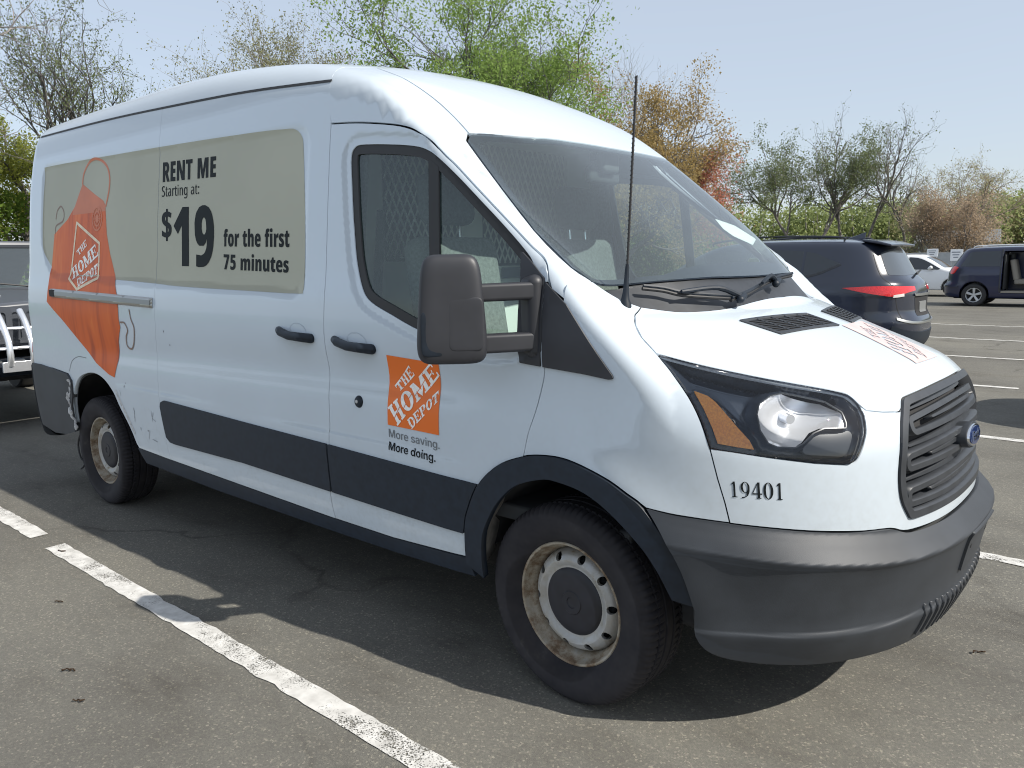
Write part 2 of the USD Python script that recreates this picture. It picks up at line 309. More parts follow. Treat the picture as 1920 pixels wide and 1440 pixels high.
def lathe(profile, seg=64):
    """revolves (radius, height) pairs about y (height along -y): (v, f)"""
    p = np.asarray(profile, float); th = np.arange(seg) * 2 * math.pi / seg
    V = np.stack([p[:, None, 0] * np.cos(th), -p[:, None, 1] + 0 * th, p[:, None, 0] * np.sin(th)], -1).reshape(-1, 3)
    i = np.arange(len(p) - 1)[:, None] * seg; j = np.arange(seg)[None]; k = (j + 1) % seg
    a, b, c, d = i + j, i + k, i + seg + k, i + seg + j
    return V, np.vstack([np.stack([a, b, c], -1).reshape(-1, 3), np.stack([a, c, d], -1).reshape(-1, 3)])

# ---------------------------------------------------------------- implicit bodies and panels cut from them
def curve(pts, n=4000):
    a = np.array(pts, float); o = np.argsort(a[:, 0]); f = PchipInterpolator(a[o, 0], a[o, 1])
    xs = np.linspace(a[o, 0][0], a[o, 0][-1], n); ys = f(xs)
    return lambda t: np.interp(t, xs, ys)
def smax(a, b, k):
    h = np.maximum(k - np.abs(a - b), 0) / k
    return np.maximum(a, b) + h * h * k * 0.25
def smin(a, b, k): return -smax(-a, -b, k)
def sst(t, a, b):
    t = np.clip((t - a) / (b - a), 0, 1); return t * t * (3 - 2 * t)

def grad(G, p, e=3e-3):
    g = np.stack([G(p + d) - G(p - d) for d in np.eye(3) * e], -1)
    return g / np.maximum(np.linalg.norm(g, axis=-1, keepdims=True), 1e-12)

class Dom:
    """a 2-D chart on a body: 'side' (x, z) seen along y, 'top' (x, y) seen along z, or a stereographic view from a centre c about an axis a"""
    def __init__(s, kind, c=None, a=None, sign=-1, near=None):
        s.kind, s.sign, s.near = kind, sign, near          # near: where the search along the ray may start
        if kind == 'cyl': s.c = c
        if kind == 'ster':
            s.c = np.array(c, float); s.a = np.array(a, float); s.a /= np.linalg.norm(s.a)
            s.e1 = np.cross([0, 0, 1], s.a); s.e1 /= np.linalg.norm(s.e1); s.e2 = np.cross(s.a, s.e1)
    def to2(s, P):
        P = np.asarray(P, float)
        if s.kind == 'side': return P[:, [0, 2]] if P.shape[1] == 3 else P
        if s.kind == 'top': return P[:, :2]
        if s.kind == 'cyl': return np.stack([P[:, 0], np.arctan2(P[:, 1], P[:, 2] - s.c)], -1)
        d = P - s.c; d /= np.linalg.norm(d, axis=1, keepdims=True)
        return np.stack([d @ s.e1, d @ s.e2], -1) * (2 / (1 + d @ s.a))[:, None]
    def rays(s, q):
        z = np.zeros(len(q))
        if s.kind == 'side': return np.stack([q[:, 0], z, q[:, 1]], -1), np.tile([0, float(s.sign), 0], (len(q), 1)), (0.02 if s.near is None else s.near(q)), 1.6
        if s.kind == 'top': return np.stack([q[:, 0], q[:, 1], z + 0.8], -1), np.tile([0, 0, 1.0], (len(q), 1)), 0.02, 2.4
        if s.kind == 'cyl': return np.stack([q[:, 0], z, z + s.c], -1), np.stack([z, np.sin(q[:, 1]), np.cos(q[:, 1])], -1), 0.02, 2.0
        r2 = (q ** 2).sum(1) / 4
        d = ((1 - r2)[:, None] * s.a + q[:, :1] * s.e1 + q[:, 1:] * s.e2) / (1 + r2)[:, None]
        return np.tile(s.c, (len(q), 1)), d, 0.02, 3.2
    def hit(s, q, G, off=0.0):
        o, d, lo, hi = s.rays(q)
        a, b = np.zeros(len(q)) + lo, np.zeros(len(q)) + hi
        off = np.broadcast_to(off, (len(q),))
        for _ in range(22):
            m = (a + b) / 2; ins = G(o + m[:, None] * d) < off
            a, b = np.where(ins, m, a), np.where(ins, b, m)
        return o + ((a + b) / 2)[:, None] * d

def cr(pts, k=6):
    """Catmull-Rom through open points"""
    P = np.asarray(pts, float); P = np.vstack([2 * P[0] - P[1], P, 2 * P[-1] - P[-2]]); out = []
    for i in range(1, len(P) - 2):
        t = np.linspace(0, 1, k, endpoint=False)[:, None]; a, b, c, d = P[i - 1:i + 3]
        out.append(0.5 * (2 * b + (c - a) * t + (2 * a - 5 * b + 4 * c - d) * t ** 2 + (3 * b - a - 3 * c + d) * t ** 3))
    return np.vstack(out + [P[-2:-1]])

def poly(dom, *runs):
    """polygon in the chart from runs of 3-D (or chart) points, densified in 3-D"""
    P = np.vstack([np.asarray(r, float) for r in runs])
    if P.shape[1] == 3:
        Q = []
        for a, b in zip(P, np.roll(P, -1, axis=0)):
            n = max(1, int(np.linalg.norm(b - a) / 0.03)); Q.append(a + (b - a) * np.linspace(0, 1, n, endpoint=False)[:, None])
        P = np.vstack(Q)
    g = Polygon(dom.to2(P))
    return g if g.is_valid else g.buffer(0)

def soften(g, r): return g.buffer(-r).buffer(2 * r).buffer(-r)

def tri2(g, h):
    """dense triangulation of a polygon: points, triangles, boundary rings as index lists"""
    P, R, k = [], [], 0
    for ring in [g.exterior] + list(g.interiors):
        c = np.array(shapely.segmentize(ring, h).coords)[:-1]
        keep = np.linalg.norm(c - np.roll(c, 1, axis=0), axis=1) > h * 0.02
        c = c[keep]; P.append(c); R.append(np.arange(k, k + len(c))); k += len(c)
    x0, y0, x1, y1 = g.bounds
    gx, gy = np.meshgrid(np.arange(x0, x1 + h, h), np.arange(y0, y1 + h * 0.866, h * 0.866))
    gx = gx + (np.arange(gx.shape[0]) % 2 * h / 2)[:, None]
    q = np.stack([gx.ravel(), gy.ravel()], -1)
    inner = g.buffer(-0.55 * h)
    if not inner.is_empty: P.append(q[shapely.contains_xy(inner, q[:, 0], q[:, 1])])
    P = np.vstack(P)
    T = Delaunay(P).simplices; c = P[T].mean(1)
    a, b, d = P[T[:, 0]], P[T[:, 1]], P[T[:, 2]]
    area = (b[:, 0] - a[:, 0]) * (d[:, 1] - a[:, 1]) - (b[:, 1] - a[:, 1]) * (d[:, 0] - a[:, 0])
    T = T[shapely.contains_xy(g, c[:, 0], c[:, 1]) & (np.abs(area) > 1e-10)]
    return P, T, R

def panel(g, dom, G, off=0.0, h=0.035, lip=0.020, gap=0.0028, rim=0.0):
    """sheet of the body surface over polygon g, with edges turned inwards by lip; off may be a function of (chart points, distance to edge)"""
    if gap: g = g.buffer(-gap)
    out = []
    for s in getattr(g, 'geoms', [g]):
        if s.is_empty or s.geom_type != 'Polygon' or s.area < 1e-7: continue
        P, T, R = tri2(s, h)
        o = off(P, shapely.distance(s.boundary, shapely.points(P))) if callable(off) else off
        V = dom.hit(P, G, o); N = grad(G, V)
        if callable(off):
            N = vfn_normals(V, T, N)
        fn = np.cross(V[T[:, 1]] - V[T[:, 0]], V[T[:, 2]] - V[T[:, 0]])
        flip = (fn * N[T[:, 0]]).sum(1) < 0
        T = np.where(flip[:, None], T[:, ::-1], T)
        out.append((V, T, N))
        if lip:
            for r in R:
                A, n = V[r], N[r]
                t = np.roll(A, -1, axis=0) - np.roll(A, 1, axis=0); t /= np.maximum(np.linalg.norm(t, axis=1, keepdims=True), 1e-9)
                e = np.cross(t, n)
                cen = P[r] + 0
                # outward in the chart: test a small step
                B = A - n * lip; m = len(r); i = np.arange(m); j = (i + 1) % m
                step = dom.to2(A + e * 0.004) if dom.kind != 'side' else (A + e * 0.004)[:, [0, 2]]
                inside = shapely.contains_xy(s, step[:, 0], step[:, 1])
                if inside.mean() > 0.5: e = -e
                F = np.vstack([np.stack([i, j, j + m], -1), np.stack([i, j + m, i + m], -1)])
                VV = np.vstack([A, B]); NN = np.vstack([e * 0.7 + n * 0.7, e])
                NN /= np.maximum(np.linalg.norm(NN, axis=1, keepdims=True), 1e-9)
                f0 = np.cross(VV[F[:, 1]] - VV[F[:, 0]], VV[F[:, 2]] - VV[F[:, 0]])
                F = np.where(((f0 * NN[F[:, 0]]).sum(1) < 0)[:, None], F[:, ::-1], F)
                out.append((VV, F, NN))
    return cat(out)

def vfn_normals(V, T, ref):
    n = np.zeros_like(V); fn = np.cross(V[T[:, 1]] - V[T[:, 0]], V[T[:, 2]] - V[T[:, 0]])
    fn = np.where(((fn * ref[T[:, 0]]).sum(1) < 0)[:, None], -fn, fn)
    for k in range(3): np.add.at(n, T[:, k], fn)
    return n / np.maximum(np.linalg.norm(n, axis=1, keepdims=True), 1e-12)

def surface_net(G, lo, hi, h):
    """closed mesh of G = 0 with true normals"""
    ax = [np.arange(a, b + h, h) for a, b in zip(lo, hi)]
    X = np.stack(np.meshgrid(*ax, indexing='ij'), -1); g = G(X.reshape(-1, 3)).reshape(X.shape[:3]); s = g < 0
    nx, ny, nz = (len(a) for a in ax)
    corners = [(i, j, k) for i in (0, 1) for j in (0, 1) for k in (0, 1)]
    sl = lambda A, c: A[c[0]:nx - 1 + c[0], c[1]:ny - 1 + c[1], c[2]:nz - 1 + c[2]]
    cnt = sum(sl(s, c).astype(np.int8) for c in corners)
    act = (cnt > 0) & (cnt < 8); idx = np.full(act.shape, -1); I = np.argwhere(act); idx[act] = np.arange(len(I))
    acc, num = np.zeros((len(I), 3)), np.zeros(len(I))
    for a in corners:
        for d in range(3):
            if a[d]: continue
            b = list(a); b[d] = 1
            ga, gb = g[tuple((I + a).T)], g[tuple((I + b).T)]; m = (ga < 0) != (gb < 0)
            t = np.where(m, ga / np.where(m, ga - gb, 1), 0)
            p = I + np.array(a, float); p[:, d] += t
            acc += p * m[:, None]; num += m
    V = np.array(lo) + acc / num[:, None] * h
    F = []
    for d in range(3):
        u, w = (d + 1) % 3, (d + 2) % 3
        a = [slice(None)] * 3; a[d] = slice(0, -1); b = [slice(None)] * 3; b[d] = slice(1, None)
        E = np.argwhere(s[tuple(a)] != s[tuple(b)]); E = E[(E[:, u] > 0) & (E[:, w] > 0)]
        E = E[(E[:, u] < s.shape[u] - 1) & (E[:, w] < s.shape[w] - 1)]
        q = []
        for du, dw in ((1, 1), (0, 1), (0, 0), (1, 0)):
            c = E.copy(); c[:, u] -= du; c[:, w] -= dw; q.append(idx[tuple(c.T)])
        q = np.stack(q, -1)
        q = np.where(s[tuple(a)][tuple(E.T)][:, None], q, q[:, ::-1])
        F += [q[:, [0, 1, 2]], q[:, [0, 2, 3]]]
    F = np.vstack(F)
    e = h * 0.15
    for _ in range(3):
        gg = np.stack([G(V + dd) - G(V - dd) for dd in np.eye(3) * e], -1) / (2 * e)
        st = -(G(V) / np.maximum((gg ** 2).sum(1), 0.05))[:, None] * gg
        ln = np.linalg.norm(st, axis=1, keepdims=True); V = V + st * np.minimum(1, 0.5 * h / np.maximum(ln, 1e-9))
    return V, F, grad(G, V, h * 0.25)
TEXT = {
  'RENT ME': '902,1000 1000,1000 1000,796 950,792 950,619 996,618 996,414 950,412 950,207 1000,204 1000,0 902,0|673,1000 740,994 771,401 802,994 869,1000 869,0 823,0 823,650 788,0 752,0 718,637 718,0 673,0;715,653 718,659 716,663|455,796 455,1000 577,1000 577,796 539,793 539,0 492,0 492,793|281,1000 338,1000 380,493 390,407 388,1000 435,1000 435,0 376,6 324,612 326,0 281,0|155,0 155,1000 254,1000 254,796 203,792 203,619 250,618 250,414 203,412 203,207 254,204 254,0|0,1000 78,994 98,962 116,885 125,758 124,618 118,535 98,424 140,0 87,0 53,376 48,372 48,0 0,0;48,565 63,567 74,627 75,723 71,769 64,796 48,799',
  'Starting at:': '971,281 971,323 976,359 990,369 999,341 1000,281 993,240 978,240 974,249|971,705 971,751 974,783 978,793 990,797 998,774 1000,751 1000,705 994,668 990,659 978,664|892,719 892,770 903,784 907,799 913,917 928,912 928,793 951,793 951,719 928,716 928,353 931,328 936,314 952,323 952,249 940,235 926,235 916,249 911,272 905,346 905,716|788,364 788,433 791,484 804,544 823,571 849,579 848,670 841,718 836,728 825,728 804,696 798,765 826,802 842,802 856,783 864,751 871,677 872,249 855,244 851,314 839,258 833,244 825,235 805,244 794,290;811,439 813,338 823,309 831,309 840,328 848,394 849,511 827,507 815,474|607,387 604,576 608,664 615,733 625,779 640,802 654,797 662,783 675,727 679,793 697,793 697,198 691,101 679,37 668,14 654,0 635,0 611,28 611,115 629,83 651,78 662,93 670,126 675,201 675,311 673,312 665,263 651,235 638,235 628,249 618,281 613,318;629,438 632,361 642,318 656,313 661,323 670,375 674,431 674,596 667,690 658,719 642,719 632,671 628,592|492,793 510,793 513,723 524,779 539,802 558,793 572,742 578,659 578,244 555,244 555,651 550,704 542,724 534,723 526,709 522,694 516,633 515,244 492,244|435,922 435,963 441,995 452,1000 459,977 461,922 455,885 441,885|436,244 436,793 459,793 459,244|356,719 356,770 367,784 371,799 377,917 392,912 392,793 415,793 415,719 392,716 392,353 395,328 400,314 416,323 416,249 404,235 390,235 381,249 375,272 369,346 369,716|289,793 306,793 309,712 311,705 317,751 327,793 333,802 349,797 347,705 329,705 321,681 314,624 312,582 312,244 289,244|173,364 173,433 176,484 189,544 208,571 234,579 233,670 226,718 221,728 211,728 189,696 183,765 211,802 227,802 241,783 249,751 256,677 258,249 240,244 236,314 224,258 218,244 210,235 190,244 179,290;196,439 199,338 208,309 216,309 225,328 233,394 234,511 212,507 200,474|101,719 101,770 112,784 116,799 122,917 137,912 137,793 160,793 160,719 137,716 137,353 139,328 144,314 161,323 161,249 148,235 135,235 125,249 119,272 114,346 114,716|0,267 0,364 24,327 43,323 52,337 59,365 64,418 64,463 58,520 45,562 19,622 8,668 1,747 1,820 5,876 15,935 35,977 58,982 82,954 86,940 79,862 56,894 45,894 35,879 27,832 26,764 29,720 37,688 64,627 81,553 87,479 87,410 84,355 77,304 67,267 52,240 28,235 10,249',
  '$': '0,656 0,733 45,806 101,844 202,883 425,918 427,1000 607,1000 610,918 764,906 978,861 899,717 691,755 607,758 607,591 787,550 933,489 1000,411 1000,300 933,217 843,167 708,128 608,115 607,0 427,0 423,111 202,128 11,167 11,339 241,278 426,263 427,446 169,517 56,578;607,281 636,278 672,296 697,326 684,376 615,406;337,672 373,640 425,629 423,755 349,742 326,719',
  '19': '542,519 532,716 557,840 581,895 645,969 724,1000 793,1000 877,963 931,901 966,827 990,728 1000,648 1000,494 985,346 961,241 936,173 877,80 818,31 754,6 631,0 571,12 571,204 696,191 757,217 787,248 813,299 828,362 832,447 824,449 808,401 754,346 650,346 601,383 567,438;709,615 720,564 746,531 781,531 808,571 818,615 813,725 797,776 771,802 740,796 719,757 709,706|0,667 0,679 227,981 389,981 389,12 212,12 211,678 113,543 103,543',
  'for the first': '931,543 931,659 946,713 954,861 976,861 977,718 998,717 998,543 976,540 976,224 977,204 983,179 989,179 998,202 1000,197 999,35 982,0 968,0 957,17 948,69 942,185 942,540|852,237 868,191 877,179 886,179 891,206 891,234 887,265 865,341 855,416 852,480 852,561 859,659 873,717 882,728 903,723 921,676 922,653 915,514 896,566 889,566 885,545 885,523 888,498 911,410 921,329 924,266 924,185 922,133 916,64 904,17 893,0 868,6 853,35|780,12 780,717 806,717 809,633 812,607 817,665 827,717 833,728 846,723 843,503 824,503 817,461 815,431 814,12|724,861 725,948 732,994 747,1000 753,988 758,960 760,861 757,821 750,792 733,792 727,821|725,717 759,717 759,12 725,12|647,549 647,665 659,719 661,855 665,913 671,954 685,988 700,988 718,954 711,803 698,815 693,771 694,723 712,723 712,549 693,546 693,12 659,12 659,545|498,295 498,428 500,532 507,624 518,694 535,728 550,728 566,694 576,636 582,572 585,509 586,301 531,301 531,264 535,198 545,162 561,168 580,214 580,52 578,40 566,12 554,0 537,0 520,29 515,52 505,121 500,197;534,535 531,445 554,448 553,512 550,548 545,566 538,560|391,983 425,983 425,723 422,631 430,694 443,728 462,717 475,642 481,526 481,12 447,12 447,453 445,512 440,543 432,537 426,471 425,12 391,12|308,543 308,659 323,713 331,861 354,861 354,718 376,717 376,543 354,540 354,224 355,204 360,179 367,179 376,202 377,197 377,35 360,0 345,0 335,17 325,69 320,185 320,540|184,12 184,717 211,717 214,633 217,607 222,665 232,717 237,728 251,723 248,503 229,503 222,461 220,431 219,12|74,312 74,428 79,572 88,653 99,705 114,728 136,717 143,699 153,647 163,555 167,433 167,301 165,208 156,98 148,46 139,17 128,0 114,0 105,12 95,46 86,98 79,168;108,424 111,223 116,180 124,173 128,186 132,258 133,430 131,500 129,536 124,555 116,548 110,495|0,549 0,665 12,719 14,855 18,913 24,954 38,988 53,988 71,954 64,803 51,815 46,771 47,723 65,723 65,549 46,546 46,12 12,12 12,545',
  '75 minutes': '924,237 940,191 950,179 959,179 965,206 965,234 961,265 937,341 927,416 924,480 924,561 931,659 946,717 955,728 977,723 997,676 998,653 990,514 970,566 962,566 958,545 958,523 961,498 986,410 997,329 1000,266 1000,185 998,133 991,64 979,17 967,0 941,6 925,35|820,295 820,428 823,532 830,624 842,694 859,728 875,728 892,694 903,636 909,572 912,509 913,301 855,301 855,264 859,198 870,162 887,168 907,214 907,52 905,40 892,12 880,0 862,0 844,29 838,52 828,121 823,197;858,535 855,445 880,448 879,512 876,548 870,566 862,560|736,543 736,659 752,713 761,861 785,861 785,718 808,717 808,543 785,540 785,224 786,204 791,179 798,179 808,202 810,197 809,35 791,0 776,0 765,17 755,69 748,185 748,540|628,202 628,717 664,717 664,275 666,216 671,185 679,185 682,197 686,252 687,717 723,717 723,12 695,12 690,98 686,64 675,12 668,0 651,6 643,29 636,69 632,110|511,12 511,717 539,717 544,630 546,632 554,699 562,723 579,728 588,711 600,642 606,526 606,12 570,12 570,459 568,512 563,543 556,543 552,531 548,471 547,12|452,861 453,948 461,994 477,1000 483,988 488,960 490,861 487,821 480,792 462,792 455,821|453,717 489,717 489,12 453,12|279,12 279,717 307,717 311,630 313,632 316,665 321,694 336,728 354,723 360,705 369,636 372,637 373,659 380,699 392,728 409,723 422,676 428,613 431,526 431,12 395,12 395,447 393,506 387,543 382,543 377,519 374,465 373,12 337,12 337,453 335,507 329,543 321,531 316,459 315,12|112,46 112,243 130,197 149,185 155,197 160,227 163,276 162,361 155,416 150,428 136,428 124,410 114,451 119,919 192,919 192,734 151,734 148,605 169,607 176,595 186,555 192,509 200,370 199,220 194,133 182,52 163,6 137,0 126,12|0,734 0,919 93,919 93,769 50,12 11,12 11,29 55,732',
  'More saving.': '976,264 976,307 978,325 985,358 992,358 995,349 1000,307 1000,264 998,245 992,212 985,212 982,222|870,458 870,547 873,632 879,703 888,755 899,783 914,788 922,774 928,750 936,698 936,778 954,778 954,179 949,99 939,38 924,5 905,0 894,14 883,52 878,80 874,137 887,165 890,165 893,133 899,104 907,90 917,90 928,114 933,143 936,196 936,318 935,320 933,297 926,255 918,231 902,226 894,241 888,259 879,307 872,387;889,453 893,379 899,340 907,321 917,321 925,340 931,379 936,456 936,554 931,640 923,679 916,693 908,693 899,669 895,645 890,592 888,553|775,778 793,778 793,693 803,759 815,788 826,788 834,774 845,722 850,670 852,594 852,222 834,222 834,587 829,655 818,689 811,689 802,669 797,635 794,587 794,222 775,222|732,915 732,953 733,972 740,1000 750,991 754,953 754,915 753,896 746,868 737,877|734,222 734,778 753,778 753,222|631,774 651,778 675,339 700,774 720,778 685,222 665,226|540,349 542,448 551,509 563,538 593,561 598,583 598,629 596,654 591,683 584,698 576,698 567,679 562,654 560,618 542,637 546,693 552,736 562,769 569,783 587,788 597,774 609,726 614,684 616,632 616,222 599,222 598,297 592,250 583,222 577,212 561,217 552,241 545,274;558,399 559,341 563,322 571,302 579,302 588,321 594,350 597,384 598,489 571,462 562,438|457,288 452,373 470,382 472,346 476,317 485,297 500,307 508,352 508,394 504,424 496,443 471,476 463,505 458,533 455,590 455,646 457,689 462,731 475,774 496,783 511,755 520,703 524,651 524,632 522,627 508,618 504,669 494,698 480,688 473,643 473,606 479,567 512,514 520,481 523,458 526,410 525,330 522,292 515,250 508,226 496,208 475,217 463,250|309,453 310,571 315,665 326,741 338,778 356,788 371,759 384,693 391,604 392,467 327,465 328,413 332,360 338,326 345,307 358,302 363,312 371,350 374,382 391,368 388,321 380,259 364,212 341,212 327,250 316,321 311,382;331,631 328,552 374,555 374,583 369,645 363,674 355,693 347,693 338,674|250,778 268,778 269,698 276,755 281,774 287,783 299,783 299,679 286,684 280,674 273,640 269,592 269,222 250,222|146,453 147,571 153,665 163,741 176,778 195,788 205,774 213,750 223,693 230,594 232,453 228,358 223,302 215,255 203,217 196,208 183,208 171,226 163,255 153,330 148,401;166,448 169,374 177,321 185,302 194,302 202,321 209,374 213,451 213,545 208,635 202,674 193,693 185,693 177,674 170,635 166,568|0,981 27,981 29,972 54,561 64,372 72,542 99,972 100,981 126,981 127,222 109,222 108,826 98,637 72,222 55,222 29,632 20,814 19,816 18,222 0,222',
  'More doing.': '971,272 972,338 976,361 982,376 992,371 998,338 1000,315 998,249 994,225 989,211 982,211 976,225|858,455 858,549 861,634 869,714 878,756 892,784 908,779 920,742 925,699 926,775 950,775 950,188 946,103 933,33 918,5 897,0 882,19 873,47 864,103 862,150 884,174 886,142 894,113 909,103 915,113 923,151 925,171 926,317 925,318 919,268 911,239 892,230 882,244 872,282 866,319 860,385;882,523 885,415 892,357 901,338 908,338 915,353 923,396 927,477 926,561 922,618 915,657 908,671 900,671 894,657 890,637 885,589|754,775 777,775 778,680 789,756 802,784 817,779 826,756 832,728 837,685 840,620 840,216 815,216 815,575 812,623 808,647 801,662 794,662 786,643 782,623 779,580 778,216 754,216|707,906 708,967 717,1000 724,1000 729,986 734,944 733,892 729,864 724,850 717,850 711,864|708,775 733,775 733,221 708,221|597,455 598,573 603,662 614,732 624,765 632,779 651,784 670,746 681,685 689,577 690,441 687,371 683,324 673,263 663,230 655,216 632,216 616,254 607,300 602,343;621,518 624,410 627,372 632,343 640,324 647,324 654,339 661,377 666,463 665,561 661,618 658,642 651,667 640,671 634,661 627,623 624,585|487,451 489,601 494,681 502,732 517,779 533,784 543,765 555,700 555,972 580,972 580,221 556,221 556,305 546,239 537,216 521,211 512,225 502,263 494,315 489,394;511,477 515,396 522,343 531,324 537,324 544,339 551,377 556,458 556,537 551,618 548,642 540,667 531,671 525,661 515,599 512,551|335,540 338,620 343,676 357,751 374,784 387,784 400,765 413,714 422,638 426,545 426,460 359,460 360,401 368,343 378,319 391,324 396,339 402,390 424,376 424,357 418,291 402,230 389,211 375,211 362,230 352,263 341,333 336,423;359,585 359,554 402,554 402,579 398,632 392,661 385,676 377,676 364,637|270,775 293,775 295,681 299,737 304,761 313,779 326,775 326,653 308,652 299,614 295,575 294,221 270,221|159,455 159,573 165,662 176,732 185,765 193,779 213,784 232,746 243,685 251,577 252,441 249,371 245,324 235,263 225,230 217,216 193,216 178,254 169,300 164,343;183,518 185,410 189,372 194,343 202,324 208,324 216,339 223,377 228,463 227,561 223,618 219,642 213,667 201,671 196,661 189,623 185,585|0,976 38,972 62,592 70,413 77,563 102,972 140,977 141,221 115,221 116,807 115,805 108,662 81,225 59,221 36,592 24,808 24,221 0,221',
}
# ---------------------------------------------------------------- ground and markings
def sheet(x0, x1, y0, y1, z, n=1):
    xs, ys = np.linspace(x0, x1, n + 1), np.linspace(y0, y1, n + 1)
    X, Y = np.meshgrid(xs, ys, indexing='ij'); V = np.stack([X.ravel(), Y.ravel(), 0 * X.ravel() + z], -1)
    i = (np.arange(n)[:, None] * (n + 1) + np.arange(n)[None]).ravel()
    F = np.vstack([np.stack([i, i + n + 1, i + n + 2], -1), np.stack([i, i + n + 2, i + 1], -1)])
    return V, F, np.tile([0, 0, 1.0], (len(V), 1))
tag(stage.GetPrimAtPath(put('/World', 'ground', sheet(-600, 600, -600, 600, -0.012), 'grass')), kind='structure')
tag(stage.GetPrimAtPath(put('/World', 'parking_lot', sheet(-19.5, 70, -60, 45, 0.0), 'asphalt')), kind='structure')
def stripe(x0, x1, y0, y1, w, seed, label):
    """painted stall line with slightly ragged edges"""
    rng = np.random.default_rng(seed); n = int(abs(x1 - x0) / 0.05) + 2
    t = np.linspace(0, 1, n); cx = x0 + (x1 - x0) * t; cy = y0 + (y1 - y0) * t
    a = cy + w / 2 + rng.normal(0, 0.003, n); b = cy - w / 2 + rng.normal(0, 0.003, n)
    V = np.vstack([np.stack([cx, a, 0 * cx + 0.004], -1), np.stack([cx, b, 0 * cx + 0.004], -1)])
    i = np.arange(n - 1); F = np.vstack([np.stack([i, i + n, i + n + 1], -1), np.stack([i, i + n + 1, i + 1], -1)])
    return put('/World', 'stall_line', (V, F, np.tile([0, 0, 1.0], (len(V), 1))), 'line_paint')
for i, (x0, x1, y0, y1, lab) in enumerate([
        (-8.3, -3.39, -1.47, -1.500, 'short worn white stall line beyond the gap, beside the van rear wheel'),
        (-3.14, 0.75, -1.508, -1.535, 'long flaking white stall line in front, crossed by the shadow of the van mirror'),
        (-4.5, 1.60, 1.43, 1.450, 'white stall line just beyond the van front bumper'),
        (-4.5, 1.30, 4.46, 4.510, 'white stall line second beyond the van, near the dark shadow patch'),
        (-4.9, 0.14, 7.37, 7.480, 'broken off white stall line ending beside the dark shadow patch'),
        (-5.2, 1.20, 10.42, 10.42, 'thin white stall line right behind the crossover bumper'),
        (-5.6, 1.20, 13.40, 13.25, 'thin white stall line second behind the navy crossover'),
        (-6.0, 1.20, 16.55, 16.50, 'thin distant white stall line nearest the navy minivan')]):
    p = stage.GetPrimAtPath(stripe(x0, x1, y0, y1, 0.10, i, lab)); tag(p, lab, 'line', 'white parking stall lines')

# ---------------------------------------------------------------- the cargo van: body as one implicit surface
VW = curve([(.15,.86),(.25,.93),(.34,.972),(.42,.992),(.55,1.008),(.75,1.02),(.95,1.022),(1.1,1.018),(1.25,1.024),(1.36,1.018),(1.5,.998),(1.8,.966),(2.05,.936),(2.25,.908),(2.4,.88),(2.6,.85)])
VX0 = curve([(.15,.93),(.3,.985),(.45,1.0),(.62,1.005),(.8,1.003),(.95,.997),(1.05,.975),(1.12,.95),(1.25,.90)])
VXR = curve([(.3,-4.78),(.8,-4.77),(1.3,-4.745),(1.75,-4.74),(2.0,-4.745),(2.25,-4.715),(2.5,-4.66)])
VZR = curve([(-4.9,2.515),(-4.2,2.54),(-3,2.548),(-2.4,2.535),(-1.8,2.485),(-1.4,2.42),(-1.1,2.335),(-.9,2.255),(-.7,2.155),(-.5,2.03),(-.3,1.88),(0.3,1.35)])
WINDOW = np.vstack([cr([(-1.100,1.935),(-1.096,1.972),(-1.075,1.992),(-1.033,1.996),(-.895,1.983),(-.731,1.960),(-.647,1.935),(-.581,1.896),(-.473,1.817),(-.365,1.732),(-.263,1.651),(-.160,1.564),(-.120,1.52),(-.100,1.46)], 4),
    cr([(-.105,1.26),(-.25,1.225),(-.45,1.236),(-.652,1.279),(-.804,1.330),(-.932,1.378),(-.991,1.432),(-1.038,1.542),(-1.07,1.712)], 4)])
_wx, _wz = np.linspace(-1.26, .06, 150), np.linspace(1.10, 2.11, 120)
_g = np.stack(np.meshgrid(_wx, _wz, indexing='ij'), -1).reshape(-1, 2); _wp = Polygon(WINDOW)
_sd = (shapely.distance(_wp.exterior, shapely.points(_g)) * np.where(shapely.contains_xy(_wp, _g[:, 0], _g[:, 1]), -1, 1)).reshape(150, 120)
def window_sd(x, z):
    "distance to the door window outline, 9 outside its grid"
    i = (x + 1.26) / 1.32 * 149; j = (z - 1.10) / 1.01 * 119
    return map_coordinates(_sd, [np.clip(i, 0, 149), np.clip(j, 0, 119)], order=1) + 9.0 * ((i < 0) | (i > 149) | (j < 0) | (j > 119))
def xcowl(a): return .335 - .195 * (a / .75) ** 2
